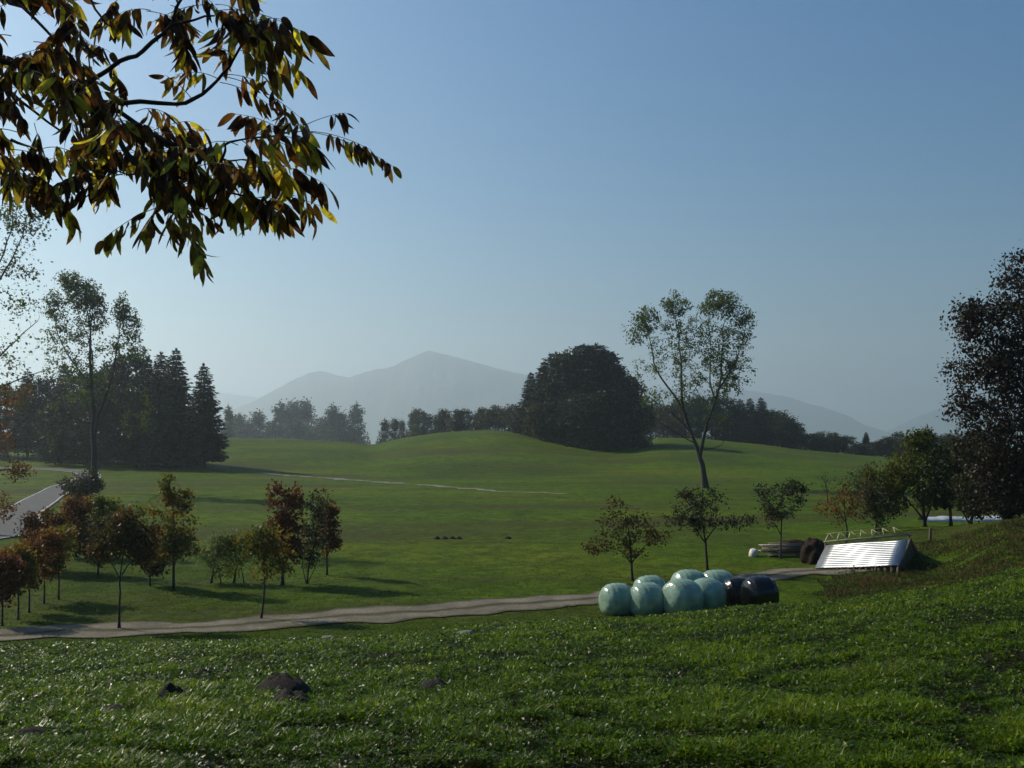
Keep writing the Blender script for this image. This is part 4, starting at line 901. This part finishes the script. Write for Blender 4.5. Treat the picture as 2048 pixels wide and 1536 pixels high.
CL = [  # start px,py -> end px,py, depth offset, leaflets, length, tone, bare
 (583, 264, 692, 226, .1, 7, .085, .3, .68), (583, 264, 785, 332, .1, 13, .095, .3, .45), (583, 266, 742, 300, .15, 11, .085, .28, .45), (583, 262, 560, 214, .1, 7, .08, .3, .3),
 (583, 268, 620, 285, 0, 9, .12, .4, .15), (575, 268, 470, 228, .2, 9, .12, .5, .3), (540, 272, 640, 300, -.1, 9, .13, .35, .1), (500, 275, 590, 300, -.15, 9, .13, .35, .1),
 (520, 322, 655, 372, -.05, 9, .13, .4, .3), (515, 322, 600, 370, -.15, 9, .14, .7, .15), (485, 318, 560, 355, .1, 9, .14, .55, .15), (470, 320, 500, 380, .1, 9, .12, .4, .2), (520, 395, 640, 412, .1, 7, .11, .35, .5),
 (515, 395, 590, 420, -.1, 9, .13, .45, .2), (500, 392, 560, 430, .1, 9, .13, .5, .2), (470, 388, 520, 430, 0, 9, .12, .5, .2), (440, 384, 480, 430, .1, 9, .11, .35, .2), (590, 400, 622, 430, 0, 3, .10, .3, .6),
 (430, 22, 618, 72, -.1, 15, .15, .3, .05), (500, 45, 620, 90, .1, 11, .14, .5, .2), (480, 60, 560, 95, .1, 11, .14, .6, .1), (440, 40, 520, 70, -.2, 9, .14, .3, .1), (490, 75, 608, 150, .1, 11, .12, .4, .25), (480, 100, 560, 150, 0, 9, .12, .5, .2), (500, 60, 430, 60, .1, 9, .13, .3, .1),
 (470, 115, 420, 95, .1, 9, .11, .3, .2), (440, 150, 520, 165, .15, 7, .09, .35, .5), (440, 152, 600, 235, .15, 7, .07, .3, .5), (520, 150, 575, 245, .1, 9, .09, .25, .1), (440, 165, 545, 215, .1, 9, .09, .3, .3), (440, 160, 350, 150, .15, 9, .09, .35, .35),
 (385, 200, 330, 150, .1, 7, .09, .3, .3), (344, 426, 414, 540, -.2, 13, .10, .5, .12), (340, 420, 400, 470, -.2, 9, .10, .5, .2), (330, 412, 205, 480, -.15, 13, .095, .55, .28), (325, 408, 290, 460, -.2, 9, .10, .5, .3), (335, 415, 350, 470, -.1, 9, .10, .55, .2), (345, 410, 430, 445, -.1, 9, .09, .5, .2),
 (320, 400, 395, 410, -.1, 9, .10, .45, .2), (245, 348, 105, 415, -.1, 13, .09, .25, .35), (245, 350, 190, 400, -.1, 9, .08, .3, .3), (235, 345, 110, 375, -.1, 13, .09, .28, .45), (222, 335, 215, 380, -.1, 7, .09, .3, .2), (56, 353, 118, 400, .1, 9, .12, .4, .1), (56, 353, 60, 400, .1, 9, .12, .4, .1), (25, 326, 20, 380, .1, 9, .12, .5, .2), (56, 353, 100, 372, .1, 9, .11, .3, .1),
 (267, 322, 330, 370, -.2, 9, .09, .4, .2), (300, 370, 350, 385, -.2, 7, .10, .5, .2), (385, 363, 440, 410, .05, 9, .11, .45, .2), (350, 355, 380, 400, .05, 9, .10, .4, .2), (400, 365, 450, 345, .1, 9, .11, .35, .2)]
for (x0, y0, x1, y1, dd, nl_, LL, tone, bare) in CL:
    compound(O(x0, y0, dd), O(x1, y1, dd + ro.normal(0, .15)), ro, int(nl_ * 1.25) | 1, LL * .8, .12, bare, tone)
# the leaf mass near the limb
mass = [((-60, 120), (300, 270), 46, 80), ((-60, -40), (250, 40), 16, 60), ((250, -30), (460, 60), 12, 45), ((170, 250), (420, 340), 24, 45), ((-60, 290), (90, 350), 16, 40), ((350, 270), (540, 310), 9, 30), ((60, 60), (170, 120), 9, 30), ((-300, -200), (-60, 300), 50, 120), ((-100, -220), (500, -60), 45, 60)]
for (a0, a1, cnt_, jit) in mass:
    for q in range(cnt_):
        f = ro.random(); x = a0[0] + (a1[0] - a0[0]) * f + ro.normal(0, jit * .5); y = a0[1] + (a1[1] - a0[1]) * f + ro.normal(0, jit * .55)
        an = ro.uniform(-.5, 1.6) if ro.random() < .65 else ro.uniform(1.6, 3.4); ln = ro.uniform(60, 130)
        dd = ro.normal(0, .25)
        compound(O(x, y, dd), O(x + math.cos(an) * ln, y + math.sin(an) * ln * .7, dd + ro.normal(0, .12)), ro, 11, .085, .12, .3, ro.uniform(.15, .45))
lf.build('leaves', [M_LEAFLET, simple('stalk', (.05, .04, .02), .6)], ot)

# ------------------------------------------------------------------ grass of the near slope
def grass(name, N_, y0, y1, hmean, pale, clover, mat, seed, pxr=(-180, 2230), rows=None, region=None, wmul=1., smul=1.):
    r = np.random.default_rng(seed)
    # even cover on the picture rows: density falls with distance
    u = r.random(N_); Y = 1 / (1 / y0 + (1 / y1 - 1 / y0) * u) ; Y = Y * (1 + 0)
    px = r.uniform(pxr[0], pxr[1], N_); x = (px - CX) / F * Y
    if region is not None:
        k = region(px, Y, x); Y, px, x = Y[k], px[k], x[k]
    for mx_, my_, ra in moles_xy:
        k = np.hypot(x - mx_, Y - my_) > ra * r.uniform(.55, .95, len(x)); Y, px, x = Y[k], px[k], x[k]
    z = H(x, Y); k_ = len(x)
    cl = fbm(x * 1.6 + seed, Y * 1.6, 4); cl2 = fbm(x * .35, Y * .35 + 7, 3); cl3 = fbm(x * 5 + 31, Y * 5, 2)
    sc = (Y / 7) ** .58 * smul
    hb = hmean * np.interp(Y, [10, 29], [1, .75]) * np.clip(1 + 1.5 * cl + .4 * cl2 + 1.2 * cl3, .2, 3) * r.uniform(.4, 1.5, k_)
    P = np.stack([x, Y, z - .01], 1); b = MB()
    tone = np.clip(.36 + .28 * cl2 + .55 * cl + .45 * cl3 + r.normal(0, .2, k_), 0, 1)
    dead = r.random(k_) < pale * (1 + 1.5 * cl) + .25 * np.clip(fbm(x * .6 + 50, Y * .9, 4) - .42, 0, 1) * 4; tone = np.where(dead, r.uniform(.93, 1, k_), tone * .9)
    isc = r.random(k_) < clover
    # blades
    q = ~isc; a = r.uniform(0, 6.283, q.sum()); ln = r.uniform(.1, .9, q.sum()); h_ = hb[q]
    d1 = np.stack([np.cos(a) * ln, np.sin(a) * ln, np.ones(q.sum())], 1); d1 = nrm(d1)
    side = np.stack([-np.sin(a), np.cos(a), 0 * a], 1); rot = r.normal(0, .6, q.sum())[:, None]; side = nrm(side + d1 * 0 + np.stack([np.cos(a), np.sin(a), 0 * a], 1) * rot)
    w = (.0046 * sc[q] * wmul * r.uniform(.6, 1.5, q.sum()))[:, None]; h1 = h_[:, None]
    bend = np.stack([np.cos(a), np.sin(a), -.35 + 0 * a], 1) * (r.uniform(.1, .75, q.sum()) * h_)[:, None]
    p0 = P[q]; p1 = p0 + d1 * h1 * .55; p2 = p1 + d1 * h1 * .45 + bend * .6
    V = np.stack([p0 - side * w * .8, p0 + side * w * .8, p1 - side * w, p1 + side * w, p2 - side * w * .15, p2 + side * w * .15], 1)
    o_ = np.arange(q.sum())[:, None] * 6; Fa = np.concatenate([o_ + [0, 1, 3, 2], o_ + [2, 3, 5, 4]])
    b.add(V.reshape(-1, 3), Fa, np.repeat(tone[q], 6))
    # broad herb and clover leaves
    q = isc; k2 = q.sum()
    if k2:
        a = r.uniform(0, 6.283, k2); D = np.stack([np.cos(a), np.sin(a), r.normal(.1, .35, k2)], 1)
        Nn = np.stack([r.normal(0, .45, k2), r.normal(0, .45, k2), np.ones(k2)], 1)
        L = r.uniform(.014, .046, k2) * sc[q]; pp = P[q] + np.array([0, 0, 1.]) * (hb[q] * r.uniform(.3, .85, k2))[:, None]
        leaves(b, pp, D, Nn, L, L * .8, tone[q] * .85, fold=.1)
    o = b.build(name, mat, None, False); tagk(o, 'stuff'); return o
M_GRASS = leafmat('grass_blade', [(0, (.026, .022, .006)), (.1, (.022, .045, .003)), (.3, (.056, .112, .003)), (.65, (.118, .20, .005)), (.9, (.22, .28, .010)), (.93, (.14, .14, .05)), (1, (.20, .17, .08))], .5, .36, .2)
M_TURF = leafmat('meadow_turf', [(0, (.03, .035, .005)), (.3, (.045, .085, .004)), (.65, (.085, .14, .007)), (.9, (.12, .16, .012)), (1, (.15, .13, .05))], .45, .7, .04)
M_DRY = leafmat('dry_grass', [(0, (.03, .045, .010)), (.45, (.05, .06, .014)), (.75, (.09, .062, .022)), (.92, (.15, .09, .035)), (1, (.22, .15, .07))], .35, .6, .08)
def rg_main(px, Y, x): return Y < np.interp(px, [-200, 0, 600, 1200, 1600, 1850, 2048, 2300], [28, 28.3, 28.8, 30, 30, 30, 31, 32]) + .8 * fbm(x * .7, Y * .7, 3)
grass('grass', 720000, 5.2, 33, .066, .05, .38, M_GRASS, 5, region=rg_main)
tx = np.array([q_[0] for q_ in track_pts]); ty = np.array([q_[1] for q_ in track_pts])
def rg_verge(px, Y, x): 
    on = np.abs(Y - np.interp(x, tx, ty)) < 1.15 + .5 * fbm(x * 2, Y * 2, 3)
    return (~rg_main(px, Y, x)) & (~on) & (Y < 38 + 34 * np.random.default_rng(1).random(len(Y)) + 8 * fbm(x * .1, Y * .1, 3))
grass('grass', 330000, 26, 72, .045, .01, .12, M_TURF, 8, region=rg_verge, smul=.62)
def rg_bank(px, Y, x):
    lo = np.interp(px, [1560, 1700, 1850, 2048, 2300], [37, 33.5, 31.5, 31.5, 32]); hi = np.interp(px, [1560, 1630, 1700, 1810, 1850, 2048, 2300], [40, 43.4, 43.4, 43.4, 47, 48, 48])
    return (Y > lo) & (Y < hi) & (px > 1560 + 120 * (vnoise(x, Y) + .5)) & (fbm(x * .5 + 3, Y * .5, 3) > -.32)
grass('dry_weeds', 90000, 31, 49, .16, .1, .3, M_DRY, 9, pxr=(1540, 2300), region=rg_bank, wmul=1.2, smul=.75)

# ------------------------------------------------------------------ haze
m, n, out = newmat('haze')
pv = n.nodes.new('ShaderNodeVolumePrincipled'); pv.inputs['Color'].default_value = (.76, .89, .98, 1); pv.inputs['Density'].default_value = .00027; pv.inputs['Anisotropy'].default_value = .60
n.links.new(pv.outputs[0], out.inputs['Volume'])
b = MB(); box(b, (0, 4500, 280), (26000, 15000, 680)); o = b.build('haze', m, None, False); tagk(o, 'stuff')
